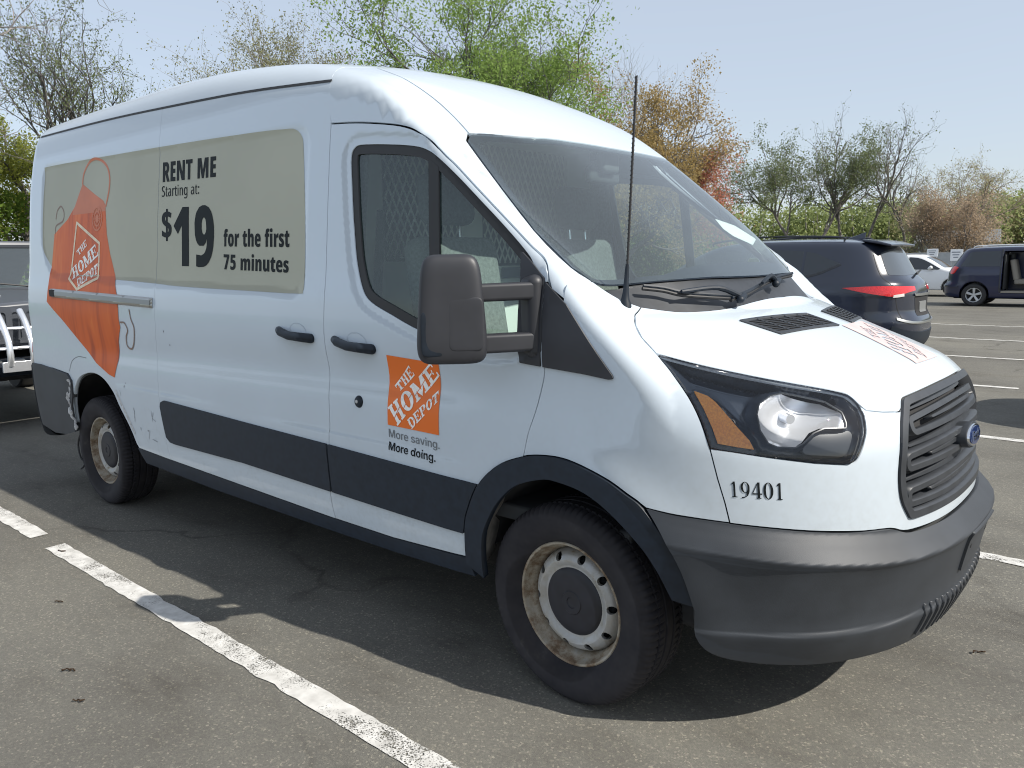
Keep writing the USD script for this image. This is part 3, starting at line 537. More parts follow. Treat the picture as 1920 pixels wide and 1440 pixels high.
def GV(p):
    x, y, z = p[..., 0], p[..., 1], p[..., 2]; a = np.abs(y)
    W = VW(z)
    r = np.hypot(x, z - .345); fr = sst(x, -.12, .3)
    W = W - fr * (.016 * sst(z, .3, .6)) + .024 * np.exp(-(np.maximum(r - .50, 0) / .10) ** 2) * sst(z, .2, .4) * fr
    zz = z + .030 * (x + 2.9); cx, cz, hx, hz = -2.8925, 1.7995, 1.5075, .3625
    rr = np.where((x < cx) & (zz < cz), .30, .085)
    qx, qz = np.abs(x - cx) - hx + rr, np.abs(zz - cz) - hz + rr
    sd = np.hypot(np.maximum(qx, 0), np.maximum(qz, 0)) + np.minimum(np.maximum(qx, qz), 0) - rr
    W = W - .008 * (1 - sst(sd, -.024, .016))                                   # pressed panel on the cargo side
    W = W - .013 * np.exp(-((z - 1.05 - .02 * (x + 2)) / .075) ** 2) * (1 - sst(x, -.5, -.1)) * sst(x, -4.3, -3.2)
    W = W - .007 * (1 - sst(window_sd(x, z), .030, .052))                        # pressed surround of the door window
    W = W + .0045 * (1 - sst(z, .826 - .012 * (x + 2.7), .838 - .012 * (x + 2.7))) * (1 - sst(x, -.55, -.40)) * sst(x, -3.38, -3.30)
    xc = .18
    t = np.maximum(x - xc, 0) / (VX0(z) - xc)
    s = (t ** 2.2 + (a / W) ** 2.4 + 1e-12) ** (1 / 2.3)
    s = np.where(x < xc, a / W, s)
    g1 = (s - 1) * np.where(x < xc, W, .95)
    u = x - xcowl(a); up = np.maximum(u, 0)
    hood = 1.352 - .28 * up - .13 * up ** 2 - .045 * (a / .7) ** 2 * sst(u, 0, .35)
    aw = .76 - smax(.76 - a, 0 * a, .08) ; uw = x - xcowl(aw)
    ws = 1.352 - .80 * uw + .175 * np.maximum(1 - (aw / .75) ** 2, -.3) * sst(-uw, -.12, .3) + .024 * sst(a, .76, .89) * sst(-uw, -.02, .15)
    roof = VZR(x) + .035 - .08 * (a / .85) ** 2
    top = np.maximum(hood, smin(ws, roof, .05))
    g3 = (z - top) * np.where(x > -.6, .78, .95)
    k = .13 - .085 * sst(x, -1.75, -.72); k = np.where(x > xc - .1, .045 + .075 * sst(x, .10, .5), k)
    g = smax(g1, g3, k)
    return smax(g, VXR(z) - x, .16)
BPROF = curve([(-.3, .0), (0, .003), (.10, .019), (.20, .041), (.30, .061), (.335, .067), (.365, .066), (.44, .056), (.70, .043), (1.0, .033), (1.28, .025), (1.335, .025), (1.39, .033), (1.55, .024), (1.80, .004), (2.1, -.03)])
BTOP = curve([(.0, 0), (.33, 0), (.56, .022), (.75, .045), (.85, .060), (.93, .078), (1.0, .088), (1.3, .088)])
def bump_off(p):
    x, z = p[..., 0], p[..., 2]
    f = sst(x, .3, .85)
    ztop = .776 - BTOP(x)
    return BPROF(np.where(z > .5, (ztop - z) / (ztop - .5), 1 + (.5 - z) / .24)) * (.30 + .70 * f) + .004
def GB(p): return GV(p) - bump_off(p)

SIDE = Dom('side', near=lambda q: np.where((q[:, 0] > -1.3) & (q[:, 0] < .25), VW(q[:, 1]) - .055, .02)); FRONT = Dom('ster', (.1, 0, .75), (1, 0, .25)); PILLAR = Dom('ster', (-.6, 0, 1.0), (.2, -1, .8)); TOP = Dom('top'); REAR = Dom('ster', (-4.0, 0, 1.3), (-1, 0, 0))
MF = np.array([1, -1, 1])
VAN = thing('cargo_van', 'white high roof cargo van with orange apron advert on its side', 'van')
INNER = []
def vpanel(name, g, dom, material, both=True, inner=True, off=0.0, G=GV, label=None, parent=None, **k):
    m = panel(g, dom, G, off, **k)
    path = put(parent or VAN, name, m, material, label=label)
    if inner:
        i = panel(g.buffer(-.022 if name == 'front_door' else .010), dom, GV, -.040 if dom is PILLAR else -.020, h=.04, lip=0, gap=0); INNER.append(i)
    out = [path]
    if both:
        out.append(put(parent or VAN, name, mirror(m), material))
        if inner: INNER.append(mirror(INNER[-1]))
    return out

Bp = [(-1.268,2.285),(-1.246,2.167),(-1.238,2.103),(-1.238,2.04),(-1.234,1.8),(-1.232,1.6),(-1.228,1.39),(-1.232,1.2),(-1.229,1.05),(-1.224,.9),(-1.234,.77),(-1.262,.54),(-1.255,.412)]
Bp = cr(Bp, 4)
RL = cr([(-4.70,2.420),(-4.515,2.415),(-3.463,2.396),(-2.584,2.364),(-1.897,2.332),(-1.268,2.285)], 5)
archR = cr([(-4.045,.40),(-4.035,.518),(-4.02,.628),(-3.97,.741),(-3.88,.825),(-3.741,.868),(-3.605,.876),(-3.483,.846),(-3.374,.776),(-3.28,.676),(-3.197,.576),(-3.14,.466)], 5)
archFo = cr([(-.450,.40),(-.446,.458),(-.435,.554),(-.414,.622),(-.351,.736),(-.262,.816),(-.157,.862),(-.062,.882),(.048,.883),(.186,.849),(.269,.811),(.327,.776),(.396,.690),(.448,.595),(.486,.485)], 5)
archFi = cr([(-.372,.36),(-.367,.427),(-.355,.516),(-.334,.576),(-.269,.678),(-.182,.757),(-.063,.802),(.012,.806),(.119,.789),(.221,.740),(.312,.664),(.368,.592),(.419,.497)], 5)
doorfront = cr([(-.152,.864),(-.141,.873),(-.122,.944),(-.092,1.021),(-.070,1.089),(-.048,1.18),(-.060,1.29),(-.053,1.39),(-.049,1.457)], 4)
doortop3 = cr([(-.046,-.999,1.474),(-.066,-.983,1.520),(-.108,-.962,1.564),(-.163,-.950,1.609),(-.273,-.939,1.697),(-.405,-.928,1.802),(-.510,-.923,1.886),(-.558,-.928,1.921),(-.630,-.930,1.975),(-.697,-.936,2.013),(-.774,-.937,2.038),(-.910,-.934,2.064),(-1.075,-.931,2.088),(-1.236,-.930,2.103)], 4)
doortop3[:, 2] -= .013 * sst(doortop3[:, 0], -.85, -.55) * (1 - sst(doortop3[:, 0], -.14, -.05))      # keep the seam on the flank side of the corner
doortop3 = SIDE.hit(doortop3[:, [0, 2]], GV); doortop = doortop3[:, [0, 2]]
win = soften(_wp, .015)

# cargo side
sliding = Polygon(np.vstack([[(-2.752,.452)], [(-2.795,1.06),(-2.752,1.22),(-2.752,2.371)], RL[RL[:, 0] > -2.74], Bp]))
vpanel('sliding_door', sliding, SIDE, 'white_paint', both=False, h=.022, gap=.0016)
put(VAN, 'side_panel', mirror(panel(sliding, SIDE, GV)), 'white_paint')
quarter = Polygon(np.vstack([[(-4.645,.86)], RL[RL[:, 0] < -4.64][-1:] * 0 + [[-4.645,2.419]], RL[(RL[:, 0] > -4.64) & (RL[:, 0] < -2.752)], [(-2.752,2.371),(-2.752,1.22),(-2.795,1.06),(-2.752,.452),(-3.13,.466)], archR[::-1][archR[::-1][:, 1] > .47], [(-4.035,.62),(-3.995,.70),(-3.99,.80),(-4.04,.842),(-4.296,.860)]]))
vpanel('rear_side_panel', quarter, SIDE, 'white_paint', gap=.0008, h=.022)
rear_g = poly(REAR, [(-4.645,-.99,.86),(-4.645,-1.0,1.3),(-4.645,-.93,2.0),(-4.645,-.86,2.419)], [(-4.645,.86,2.419),(-4.645,.93,2.0),(-4.645,1.0,1.3),(-4.645,.99,.86)], [(-4.8,0,.86)])
vpanel('rear_wall', rear_g, REAR, 'white_paint', both=False, gap=.0004, h=.06)
# roof
ROOF = Dom('cyl', 1.5)
fr_ = cr([(-1.285,-.64,2.382),(-1.16,-.680,2.34),(-1.052,-.705,2.298),(-.856,-.706,2.185),(-.739,-.705,2.095),(-.657,-.710,2.024)], 3)
ft_ = cr([(-.657,-.710,2.024),(-.479,-.513,2.010),(-.426,-.158,2.009),(-.424,0,2.009)], 4)
half = np.vstack([[(-4.645,0,2.52),(-4.645,-.5,2.5),(-4.645,-.862,2.419)], np.c_[RL[RL[:, 0] > -4.64][:, 0], 0 * RL[RL[:, 0] > -4.64][:, 0] - .885, RL[RL[:, 0] > -4.64][:, 1]], [(-1.298,-.80,2.36)], fr_, ft_[1:]])
# the flank edge sits where the side chart meets the roof chart
hp_ = SIDE.hit(half[3:3 + (RL[:, 0] > -4.64).sum()][:, [0, 2]], GV); half[3:3 + len(hp_)] = hp_; half[2] = SIDE.hit(half[2:3][:, [0, 2]], GV)[0]
roof_g = poly(ROOF, half, (half * MF)[::-1][1:-1])
vpanel('roof', roof_g, ROOF, 'white_paint', both=False, h=.030, gap=.0016)
# cab shoulder and windscreen pillar
wsm = np.array([(-.655,-.712,2.023),(-.639,-.744,1.990),(-.435,-.799,1.813),(-.195,-.880,1.622),(-.035,-.890,1.501),(.020,-.845,1.455)])
pil = poly(PILLAR, [(-1.240,-.929,2.103),(-1.247,-.905,2.167),(-1.268,-.880,2.285),(-1.298,-.80,2.36),(-1.285,-.64,2.382)], cr([(-1.16,-.683,2.34),(-1.052,-.706,2.298),(-.856,-.707,2.185),(-.739,-.706,2.095),(-.658,-.713,2.026)], 3),
           cr(wsm[1:], 3), SIDE.hit(np.array([(.024,1.403),(-.03,1.436)]), GV), doortop3)
vpanel('windscreen_pillar', pil, PILLAR, 'white_paint')
# front wing
hoodside = [(.138,-.727,1.365),(.147,-.780,1.345),(.182,-.835,1.316),(.224,-.866,1.281),(.285,-.880,1.236)]
lampback = [(.346,-.898,1.188),(.422,-.919,1.115),(.469,-.929,1.047),(.501,-.932,.971)]
fenseam = [(.523,-.924,.885),(.544,-.914,.811),(.558,-.908,.752)]
wing = poly(FRONT, [(.022,-.845,1.453),(.087,-.781,1.395)], cr(hoodside, 3), cr(lampback, 3), fenseam, cr([(.558,-.908,.753),(.45,-.958,.762),(.400,-.981,.767),(.332,-1.005,.777)], 3),
            [(x, -1.0, z) for x, z in archFo[::-1] if -.15 < x < .33 and z > .78], [(x, -1.018, z) for x, z in doorfront[1:-4]], SIDE.hit(np.array([(-.053,1.385),(.022,1.401)]), GV))
vpanel('front_wing', wing, FRONT, 'white_paint', h=.028)
# front doors
door = Polygon(np.vstack([Bp[Bp[:, 1] < 2.10], [(-.87,.409),(-.452,.427)], archFo[(archFo[:, 0] < -.155) & (archFo[:, 1] > .45)], doorfront, doortop])).buffer(0)
door_paths = vpanel('front_door', door.difference(win), SIDE, 'white_paint', h=.0145)
frame_g = win.buffer(.002).difference(win.buffer(-.034))
bar = Polygon([(-.652,1.97),(-.597,1.95),(-.540,1.20),(-.590,1.20)]).intersection(win.buffer(-.025))
pane = win.buffer(-.030)
for dp, f in zip(door_paths, (lambda m: m, mirror)):
    put(dp, 'window_seal', f(panel(frame_g, SIDE, GV, -.004, h=.02, lip=.012, gap=0)), 'rubber')
    put(dp, 'window_bar', f(panel(bar, SIDE, GV, -.003, h=.02, lip=.010, gap=0)), 'rubber')
    put(dp, 'window_pane', f(panel(pane, SIDE, GV, -.011, h=.05, lip=0, gap=0)), 'door_glass')
# windscreen with black border, cowl
wst = cr([(-.655,-.712,2.023),(-.479,-.513,2.010),(-.426,-.158,2.009),(-.426,.158,2.009),(-.479,.513,2.010),(-.655,.712,2.023)], 4)
WSD = Dom('ster', (-.5, 0, 1.0), (1, 0, .9))
wsb = [(.020,-.845,1.455),(.075,-.65,1.436),(.145,-.40,1.426),(.175,0,1.423),(.145,.40,1.426),(.075,.65,1.436),(.020,.845,1.455)]
ws_g = soften(poly(WSD, wst, wsm[1:] * MF, cr(wsb, 4)[::-1], wsm[1:][::-1]), .012)
put(VAN, 'windscreen', panel(ws_g, WSD, GV, -.001, h=.03, lip=0, gap=.004), 'windscreen_glass')
x0, y0, x1, y1 = ws_g.bounds
inner_ws = soften(ws_g.buffer(-.034).intersection(sbox(x0, y0 + .10, x1, y1 - .045)), .04)
put(VAN, 'windscreen_border', panel(ws_g.difference(inner_ws), WSD, GV, -.005, h=.022, lip=.004, gap=.002), 'headlamp_black')
cowl_g = poly(FRONT, cr(wsb, 4), [(.087,.781,1.395),(.139,.73,1.366)], cr([(.135,.73,1.366),(.233,.593,1.348),(.30,.38,1.350),(.325,0,1.350),(.30,-.38,1.350),(.233,-.593,1.348),(.135,-.73,1.366)], 4), [(.087,-.781,1.395)])
vpanel('cowl', cowl_g.buffer(.01), FRONT, 'grille_plastic', both=False, off=-.016, h=.03, inner=False)
# bonnet
hh = [(.325,0,1.350),(.30,-.38,1.350),(.233,-.593,1.348),(.138,-.727,1.365)]
hl_top = [(.377,-.826,1.208),(.542,-.742,1.169),(.647,-.681,1.147),(.756,-.600,1.120),(.782,-.585,1.107),(.807,-.583,1.085)]
hf = [(.828,-.576,1.067),(.861,-.525,1.058),(.892,-.461,1.053)]
gr_top = [(.897,-.448,1.062),(.886,-.415,1.084),(.890,-.380,1.091),(.903,-.306,1.097),(.918,-.150,1.105),(.921,0,1.106)]
hp = np.vstack([cr(hh, 4), hoodside[1:], cr(hl_top, 3), hf, cr(gr_top, 3)])
bonnet_g = poly(FRONT, hp, (hp * MF)[::-1][1:-1])
BON = vpanel('bonnet', bonnet_g, FRONT, 'white_paint', both=False, h=.028)[0]
# grille opening
gl = cr([(.897,-.448,1.062),(.905,-.485,1.02),(.911,-.510,.968),(.915,-.522,.90),(.916,-.521,.845),(.922,-.508,.79),(.936,-.478,.740),(.943,-.456,.723),(.966,-.377,.722),(.992,-.231,.722),(1.003,-.09,.722),(1.004,0,.722)], 3)
gp = np.vstack([cr(gr_top, 3)[::-1], gl])
grille_g = soften(poly(FRONT, gp, (gp * MF)[::-1][1:-1]), .012)
GRL = put(VAN, 'grille', panel(grille_g.difference(grille_g.buffer(-.030)), FRONT, GV, .008, h=.02, lip=.05, gap=.002), 'grille_plastic')
put(GRL, 'grille_back', panel(grille_g.buffer(-.01), FRONT, GV, -.055, h=.05, lip=0, gap=0), 'dark_gap')
def gz(y, z):  # chart point on the grille face
    return FRONT.to2(FRONT.hit(FRONT.to2(np.array([[1.0 - .30 * abs(y) ** 2, y, z]])), GV))[0]
def ring_loop(zt, zb, yl, th, rnd=.03):
    pts = [(.93, y, zt - .012 * (y / yl) ** 2) for y in np.linspace(-yl, yl, 15)] + [(.93, y, zb) for y in np.linspace(yl, -yl, 15)]
    o = poly(FRONT, pts); o = o.buffer(-rnd).buffer(rnd)
    return o, o.buffer(-th)
for zt, zb, yl in ((1.052, .975, .440), (.938, .868, .478), (.828, .755, .462)):
    o, i = ring_loop(zt, zb, yl, .021)
    put(GRL, 'grille_loop', panel(o.difference(i).buffer(-.001), FRONT, GV, -.006, h=.014, lip=.045, gap=0), 'grille_plastic')
    zm = (zt + zb) / 2; o, _ = ring_loop(zm + .0065, zm - .0065, yl - .045, .004, .004)
    put(GRL, 'grille_bar', panel(o, FRONT, GV, -.016, h=.012, lip=.03, gap=0), 'grille_plastic')
for zt, zb, yl in ((.957, .953, .46), (.851, .847, .47), (1.073, 1.069, .395), (.742, .738, .43)):
    o, _ = ring_loop(zt, zb - .012, yl, .004, .003)
    put(GRL, 'grille_bar', panel(o.buffer(.001), FRONT, GV, -.032, h=.012, lip=.02, gap=0), 'grille_plastic')
# oval badge on a short barrel
bc = np.array([1.006, 0, .915]); bn = np.array([math.cos(.10), 0, math.sin(.10)]); by = np.array([0, 1.0, 0]); bz = np.cross(bn, by)
def oval(a, b, d0, d1, n=48):
    th = np.arange(n) * 2 * math.pi / n
    A = [bc + bn * d + np.cos(t) * a * k * by + np.sin(t) * b * k * bz for d, k in ((d0, 1), (d1, 1), (d1 + .004, .97)) for t in th]
    V = np.vstack([np.array(A), [bc + bn * (d1 + .005)]]); F = []
    for s in range(2): F += [[s * n + i, s * n + (i + 1) % n, (s + 1) * n + (i + 1) % n] for i in range(n)] + [[s * n + i, (s + 1) * n + (i + 1) % n, (s + 1) * n + i] for i in range(n)]
    F += [[2 * n + i, 2 * n + (i + 1) % n, 3 * n] for i in range(n)]
    m = trimesh.Trimesh(V, F, process=False); m.fix_normals(); return m
put(GRL, 'badge_barrel', oval(.094, .043, -.07, .004), 'grille_plastic')
BDG = put(GRL, 'badge', oval(.088, .037, .004, .011), 'chrome')
put(BDG, 'badge_face', oval(.079, .031, .011, .0135), 'badge_blue')
tm = meshkit.text_mesh('Ford', .030, .0012, bold=True); v = np.array(tm.vertices); v[:, 0] += v[:, 1] * .35; v[:, :2] -= (v[:, :2].min(0) + v[:, :2].max(0)) / 2; v[:, 0] *= 1.15
tm.vertices = bc + bn * .0190 + v[:, :1] * by + v[:, 1:2] * bz + v[:, 2:] * bn
put(BDG, 'badge_lettering', tm, 'chrome', smooth=False)
# front corner skin between lamp, grille and bumper
hl_front = [(.829,-.594,1.054),(.841,-.614,1.015),(.843,-.632,.987),(.840,-.653,.954),(.832,-.669,.931),(.818,-.689,.921)]
hl_bot = [(.750,-.768,.932),(.658,-.846,.949),(.558,-.906,.965),(.501,-.932,.971)]
lamp_pts = np.vstack([[(.285,-.880,1.236)], cr(hl_top, 3), cr(hl_front, 3), cr(hl_bot, 3), cr(lampback, 3)[::-1][1:]])
lamp_g = soften(poly(FRONT, lamp_pts), .006)
bt = cr([(.558,-.908,.752),(.665,-.843,.741),(.757,-.764,.729),(.854,-.641,.715),(.905,-.545,.708),(.930,-.490,.690),(.954,-.419,.685),(.984,-.292,.683),(1.003,-.10,.683),(1.004,0,.683)], 3)
fp = np.vstack([[(.501,-.932,.971)], fenseam, bt]); fq = np.vstack([gl[::-1], hf[::-1], [(.81,-.585,1.082)]])
skin = unary_union([poly(FRONT, fp, fq, hl_front, hl_bot)])
skin = unary_union([skin, affinity.scale(skin, -1, 1, origin=(0, 0))]).buffer(.003).buffer(-.003)
lamps = unary_union([lamp_g, affinity.scale(lamp_g, -1, 1, origin=(0, 0))])
skin = skin.difference(grille_g).difference(lamps).difference(bonnet_g)
vpanel('front_skin', skin, FRONT, 'white_paint', both=False, h=.024)
# headlights: lens over a black tray, chrome bowl, amber strip
amber3 = [(.428,-.900,1.135),(.467,-.888,1.122),(.492,-.886,1.105),(.527,-.887,1.072),(.565,-.884,1.033),(.598,-.877,.999),(.612,-.875,.973),(.567,-.899,.979),(.520,-.922,.987),(.498,-.919,1.036),(.466,-.912,1.088)]
bowl3 = [(.603,-.835,1.072),(.601,-.812,1.100),(.615,-.772,1.120),(.638,-.737,1.127),(.688,-.703,1.115),(.741,-.662,1.098),(.784,-.644,1.069),(.800,-.653,1.041),(.804,-.661,1.028),(.758,-.719,1.030),(.739,-.748,1.019),(.722,-.781,.992),(.706,-.801,.980),(.665,-.835,.983),(.644,-.847,.993),(.620,-.850,1.028)]
amber_g, bowl_g = poly(FRONT, amber3), soften(poly(FRONT, bowl3), .006)
tray = lambda P, d: -.016 - .050 * sst(d, 0, .050)
bx0, by0, bx1, by1 = bowl_g.bounds
bcx, bcy, brx, bry = bx0 + .60 * (bx1 - bx0) if False else (bx0 + bx1) / 2, (by0 + by1) / 2, (bx1 - bx0) / 2, (by1 - by0) / 2
bowl_off = lambda P, d: -.016 - .048 * np.clip(1 - ((P[:, 0] - bcx) / brx) ** 2 * .9 - ((P[:, 1] - bcy) / bry) ** 2 * .9, 0, 1)
visor = bowl_g.intersection(sbox(bx0, by0, bx0 + .42 * (bx1 - bx0), by1)).buffer(-.012)
low = lamp_g.buffer(-.02).difference(bowl_g.buffer(.012)).difference(amber_g.buffer(.03)).intersection(sbox(-9, -9, 9, (by0 + by1) / 2 - .01))
low = low.buffer(-.022).buffer(.016)
for f, lab in ((lambda m: m, None), (mirror, None)):
    H = put(VAN, 'headlight', f(panel(lamp_g, FRONT, GV, .002, h=.03, lip=.010, gap=.003)), 'lamp_glass')
    put(H, 'lamp_tray', f(panel(lamp_g.difference(bowl_g).difference(amber_g), FRONT, GV, tray, h=.014, lip=0, gap=.001)), 'headlamp_black')
    put(H, 'amber_indicator', f(panel(amber_g, FRONT, GV, -.012, h=.012, lip=.03, gap=0)), 'amber')
    put(H, 'reflector_bowl', f(panel(bowl_g, FRONT, GV, bowl_off, h=.008, lip=.0, gap=0)), 'reflector')
    ring = bowl_g.buffer(.004).difference(bowl_g)
    put(H, 'bowl_trim', f(panel(ring, FRONT, GV, -.010, h=.010, lip=.004, gap=0)), 'lamp_dim')
    put(H, 'lower_lamp', f(panel(low, FRONT, GV, -.030, h=.014, lip=.02, gap=0)), 'lamp_dim')
    bulb = FRONT.hit(np.array([[bx0 + .40 * (bx1 - bx0), by0 + .52 * (by1 - by0)]]), GV, -.045)[0]
    put(H, 'bulb_shield', f(vfn(tuple(tube([bulb + [-.03, .02, 0], bulb + [.012, -.008, 0]], [.018, .015], 16)))), 'reflector')
# front bumper
low_e = [(1.0,0,.262),(.985,-.265,.262),(.92,-.53,.266),(.83,-.66,.272),(.71,-.785,.280),(.60,-.875,.295),(.52,-.93,.33),(.480,-.955,.40),(.478,-.962,.485)]
bp_ = np.vstack([bt[::-1], cr([(.558,-.908,.753),(.45,-.958,.762),(.400,-.981,.767),(.332,-1.005,.777)], 3), [(x, -.99, z) for x, z in archFo if x > .33 and z < .775], cr(low_e[::-1], 3)])
bump_g = poly(FRONT, bp_, (bp_ * MF)[::-1][1:-1])
BUM = put(VAN, 'front_bumper', panel(bump_g, FRONT, GB, 0.0, h=.0095, lip=.05, gap=.002), 'grey_bumper')
INNER.append(panel(bump_g.buffer(.01), FRONT, GV, -.03, h=.08, lip=0, gap=0))
plate_g = poly(FRONT, [(1.06,-.16,.62),(1.06,.16,.62),(1.06,.16,.47),(1.06,-.16,.47)])
PM = put(BUM, 'plate_mount', panel(soften(plate_g, .01), FRONT, GB, .010, h=.03, lip=.012, gap=0), 'grey_bumper')
for sy in (-1, 1):
    hole = Point(*FRONT.to2(np.array([[1.06, .12 * sy, .56]]))[0]).buffer(.009)
    put(PM, 'bolt_hole', panel(hole, FRONT, GB, .0115, h=.006, lip=.001, gap=0), 'dark_gap')
# fluted lower intake
for i in range(19):
    y = -.40 + i * .8 / 18
    q = poly(FRONT, [(1.0, y - .007, .43), (1.0, y + .007, .43), (1.0, y + .007, .30), (1.0, y - .007, .30)])
    put(BUM, 'intake_rib', panel(q, FRONT, GB, .008, h=.02, lip=.012, gap=0), 'grille_plastic')
# dark wheel arch trims, door mouldings, sills
arch_g = Polygon(np.vstack([archFo, archFi[::-1]]))
for f in (lambda m: m, mirror):
    put(VAN, 'wheel_arch_trim', f(panel(arch_g, SIDE, GV, .010, h=.018, lip=.028, gap=0)), 'black_moulding')
stripe_all = Polygon([(-2.765,.760),(-2.755,.785),(-2.715,.800),(-1.905,.777),(-1.229,.760),(-.751,.745),(-.358,.733),(-.438,.56),(-.447,.523),(-.778,.529),(-1.264,.541),(-1.952,.560),(-2.640,.556),(-2.70,.56),(-2.738,.585)])
for a, b in ((-9, -1.245), (-1.238, 9)):
    m = panel(stripe_all.intersection(sbox(a, 0, b, 9)).difference(arch_g.buffer(.004)), SIDE, GV, .009, h=.03, lip=.012, gap=.002)
    put(VAN, 'door_moulding', m, 'black_moulding'); put(VAN, 'door_moulding', mirror(m), 'black_moulding')
sill = Polygon([(-3.165,.462),(-2.3,.437),(-1.376,.408),(-.868,.405),(-.452,.420),(-.43,.345),(-.868,.335),(-1.376,.335),(-2.3,.345),(-3.10,.372)])
for f in (lambda m: m, mirror):
    put(VAN, 'sill', f(panel(sill, SIDE, GV, -.004, h=.04, lip=.05, gap=.0015)), 'black_moulding')
# dark sail triangle at the door front corner
tri_all = soften(Polygon([(-.172,1.566),(-.122,1.527),(-.046,1.456),(.036,1.390),(.128,1.275),(.209,1.176),(.214,1.163),(.195,1.160),(.10,1.171),(-.048,1.182),(-.15,1.19),(-.165,1.235),(-.162,1.44)]), .006)
for a, b, nm in ((-9, -.062, 'mirror_sail'), (-.054, 9, 'wing_sail')):
    m = panel(tri_all.intersection(sbox(a, 0, b, 9)), SIDE, GV, .007, h=.02, lip=.014, gap=.001)
    put(VAN, nm, m, 'mirror_plastic'); put(VAN, nm, mirror(m), 'mirror_plastic')
# rear bumper
rb = Polygon([(-4.66,.872),(-4.50,.872),(-4.296,.859),(-4.04,.838),(-3.985,.80),(-3.99,.70),(-4.03,.625),(-4.04,.50),(-4.07,.44),(-4.25,.40),(-4.45,.385),(-4.66,.42)])
rbs = panel(rb, SIDE, GV, .012, h=.03, lip=.04, gap=.002)
RB = put(VAN, 'rear_bumper', rbs, 'grey_bumper'); put(RB, 'bumper_corner', mirror(rbs), 'grey_bumper')
rbr = poly(REAR, [(-4.655,-.99,.872),(-4.655,-.97,.42)], [(-4.8,-.5,.36),(-4.8,.5,.36)], [(-4.655,.97,.42),(-4.655,.99,.872)], [(-4.8,0,.872)])
put(RB, 'rear_bumper_face', panel(rbr, REAR, GV, .015, h=.05, lip=.04, gap=0), 'grey_bumper')
for sy in (-1, 1):
    q = poly(REAR, [(-4.72, sy * .93, 1.62), (-4.75, sy * .84, 1.62), (-4.75, sy * .86, .95), (-4.70, sy * .96, .95)])
    put(VAN, 'tail_light', panel(q, REAR, GV, .010, h=.03, lip=.012, gap=0), 'red_lamp')
# crushed edge behind the rear wheel, loose wire
rng = np.random.default_rng(5)
pts = np.array([(-4.01, .80), (-4.03, .74), (-4.055, .68), (-4.06, .60), (-4.045, .53), (-4.035, .47)])
crush = LineString(cr(pts, 6) + rng.normal(0, .006, (31, 2))).buffer(.016)
put(RB, 'crushed_edge', panel(crush, SIDE, GV, lambda P, d: .004 + .022 * meshkit.noise(np.c_[P * 40, 0 * P[:, 0]]), h=.008, lip=.01, gap=0), 'primer_grey')
put(RB, 'loose_wire', tube(cr([(-4.03,-.97,.46),(-4.08,-.98,.40),(-4.10,-.985,.33),(-4.06,-.99,.26),(-4.02,-.98,.235),(-4.05,-.985,.20),(-4.09,-.985,.18)], 6), .006, 6), 'rubber')
# scuffs and dents on the lower flank
rng = np.random.default_rng(11)
for i in range(13):
    x, z = (rng.uniform(-3.28, -2.80), rng.uniform(.50, .84)) if i < 11 else (rng.uniform(-2.7, -1.5), rng.uniform(.9, 1.25))
    if math.hypot(x + 3.62, z - .345) < .56: x += .35
    l, w, an = (rng.uniform(.008, .035), rng.uniform(.0015, .004), rng.uniform(-.5, .5)) if i < 11 else (.006, .004, 0)
    q = affinity.rotate(Point(x, z).buffer(1), 0); q = affinity.rotate(affinity.scale(q, l, w), 90 * (rng.random() < .5) + math.degrees(an))
    put(VAN, 'scuff_mark', panel(q, SIDE, GV, .0012, h=.006, lip=0, gap=0), 'scuff_dark')
q = LineString([(-3.15,.56),(-3.22,.66),(-3.33,.79)]).buffer(.012)
put(VAN, 'scuff_mark', panel(q, SIDE, GV, .0012, h=.01, lip=0, gap=0), 'primer_grey')

# ---------------------------------------------------------------- advert, apron, logos, lettering on the flank
def flat(name, g, off, material, parent=VAN, h=.03, dom=SIDE, label=None):
    return put(parent, name, panel(g, dom, GV, off, h=h, lip=0, gap=0), material, label=label)
ad_pts = np.vstack([cr([(-4.383,2.188),(-4.323,2.204),(-3.413,2.186),(-2.55,2.165),(-1.867,2.143),(-1.577,2.128),(-1.495,2.117),(-1.446,2.081),(-1.428,2.026),(-1.403,1.821),(-1.384,1.632),(-1.372,1.45),(-1.376,1.412),(-1.405,1.397),(-1.810,1.404),(-2.493,1.420),(-2.753,1.433),(-3.267,1.452)], 3),
                    cr([(-3.92,1.466),(-4.067,1.478),(-4.189,1.507),(-4.316,1.587),(-4.380,1.659),(-4.398,1.778),(-4.396,2.013)], 3)])
ad_g = Polygon(ad_pts).buffer(-.006)
for a, b in ((-9, -2.754), (-2.750, 9)): AD = flat('advert_panel', ad_g.intersection(sbox(a, 0, b, 9)), .0014, 'ad_beige', h=.020)
apron = np.array([(-3.759,2.044),(-3.589,1.975),(-3.446,1.922),(-3.417,1.892),(-3.406,1.820),(-3.390,1.724),(-3.343,1.609),(-3.256,1.466),(-3.210,1.363),(-3.198,1.288),(-3.202,1.231),(-3.195,1.183),(-3.255,1.094),(-3.282,.976),(-3.335,.874),(-3.413,.887),(-3.587,.944),(-3.814,1.064),(-4.058,1.201),(-4.281,1.308),(-4.255,1.421),(-4.229,1.560),(-4.191,1.751),(-3.978,1.836),(-3.867,1.912)])
apron_g = Polygon(apron)
bib = apron_g.intersection(Polygon([(-3.9,1.86),(-3.3,1.86),(-3.3,2.2),(-3.9,2.2)]))
APR = flat('apron_print', apron_g.difference(bib), .0022, 'apron_orange', h=.025)
flat('apron_bib', bib, .0022, 'apron_faded', APR)
def string(name, pts, w=.007, m='print_brown', parent=APR): return flat(name, LineString(cr(pts, 6)).buffer(w), .0026, m, parent, h=.008)
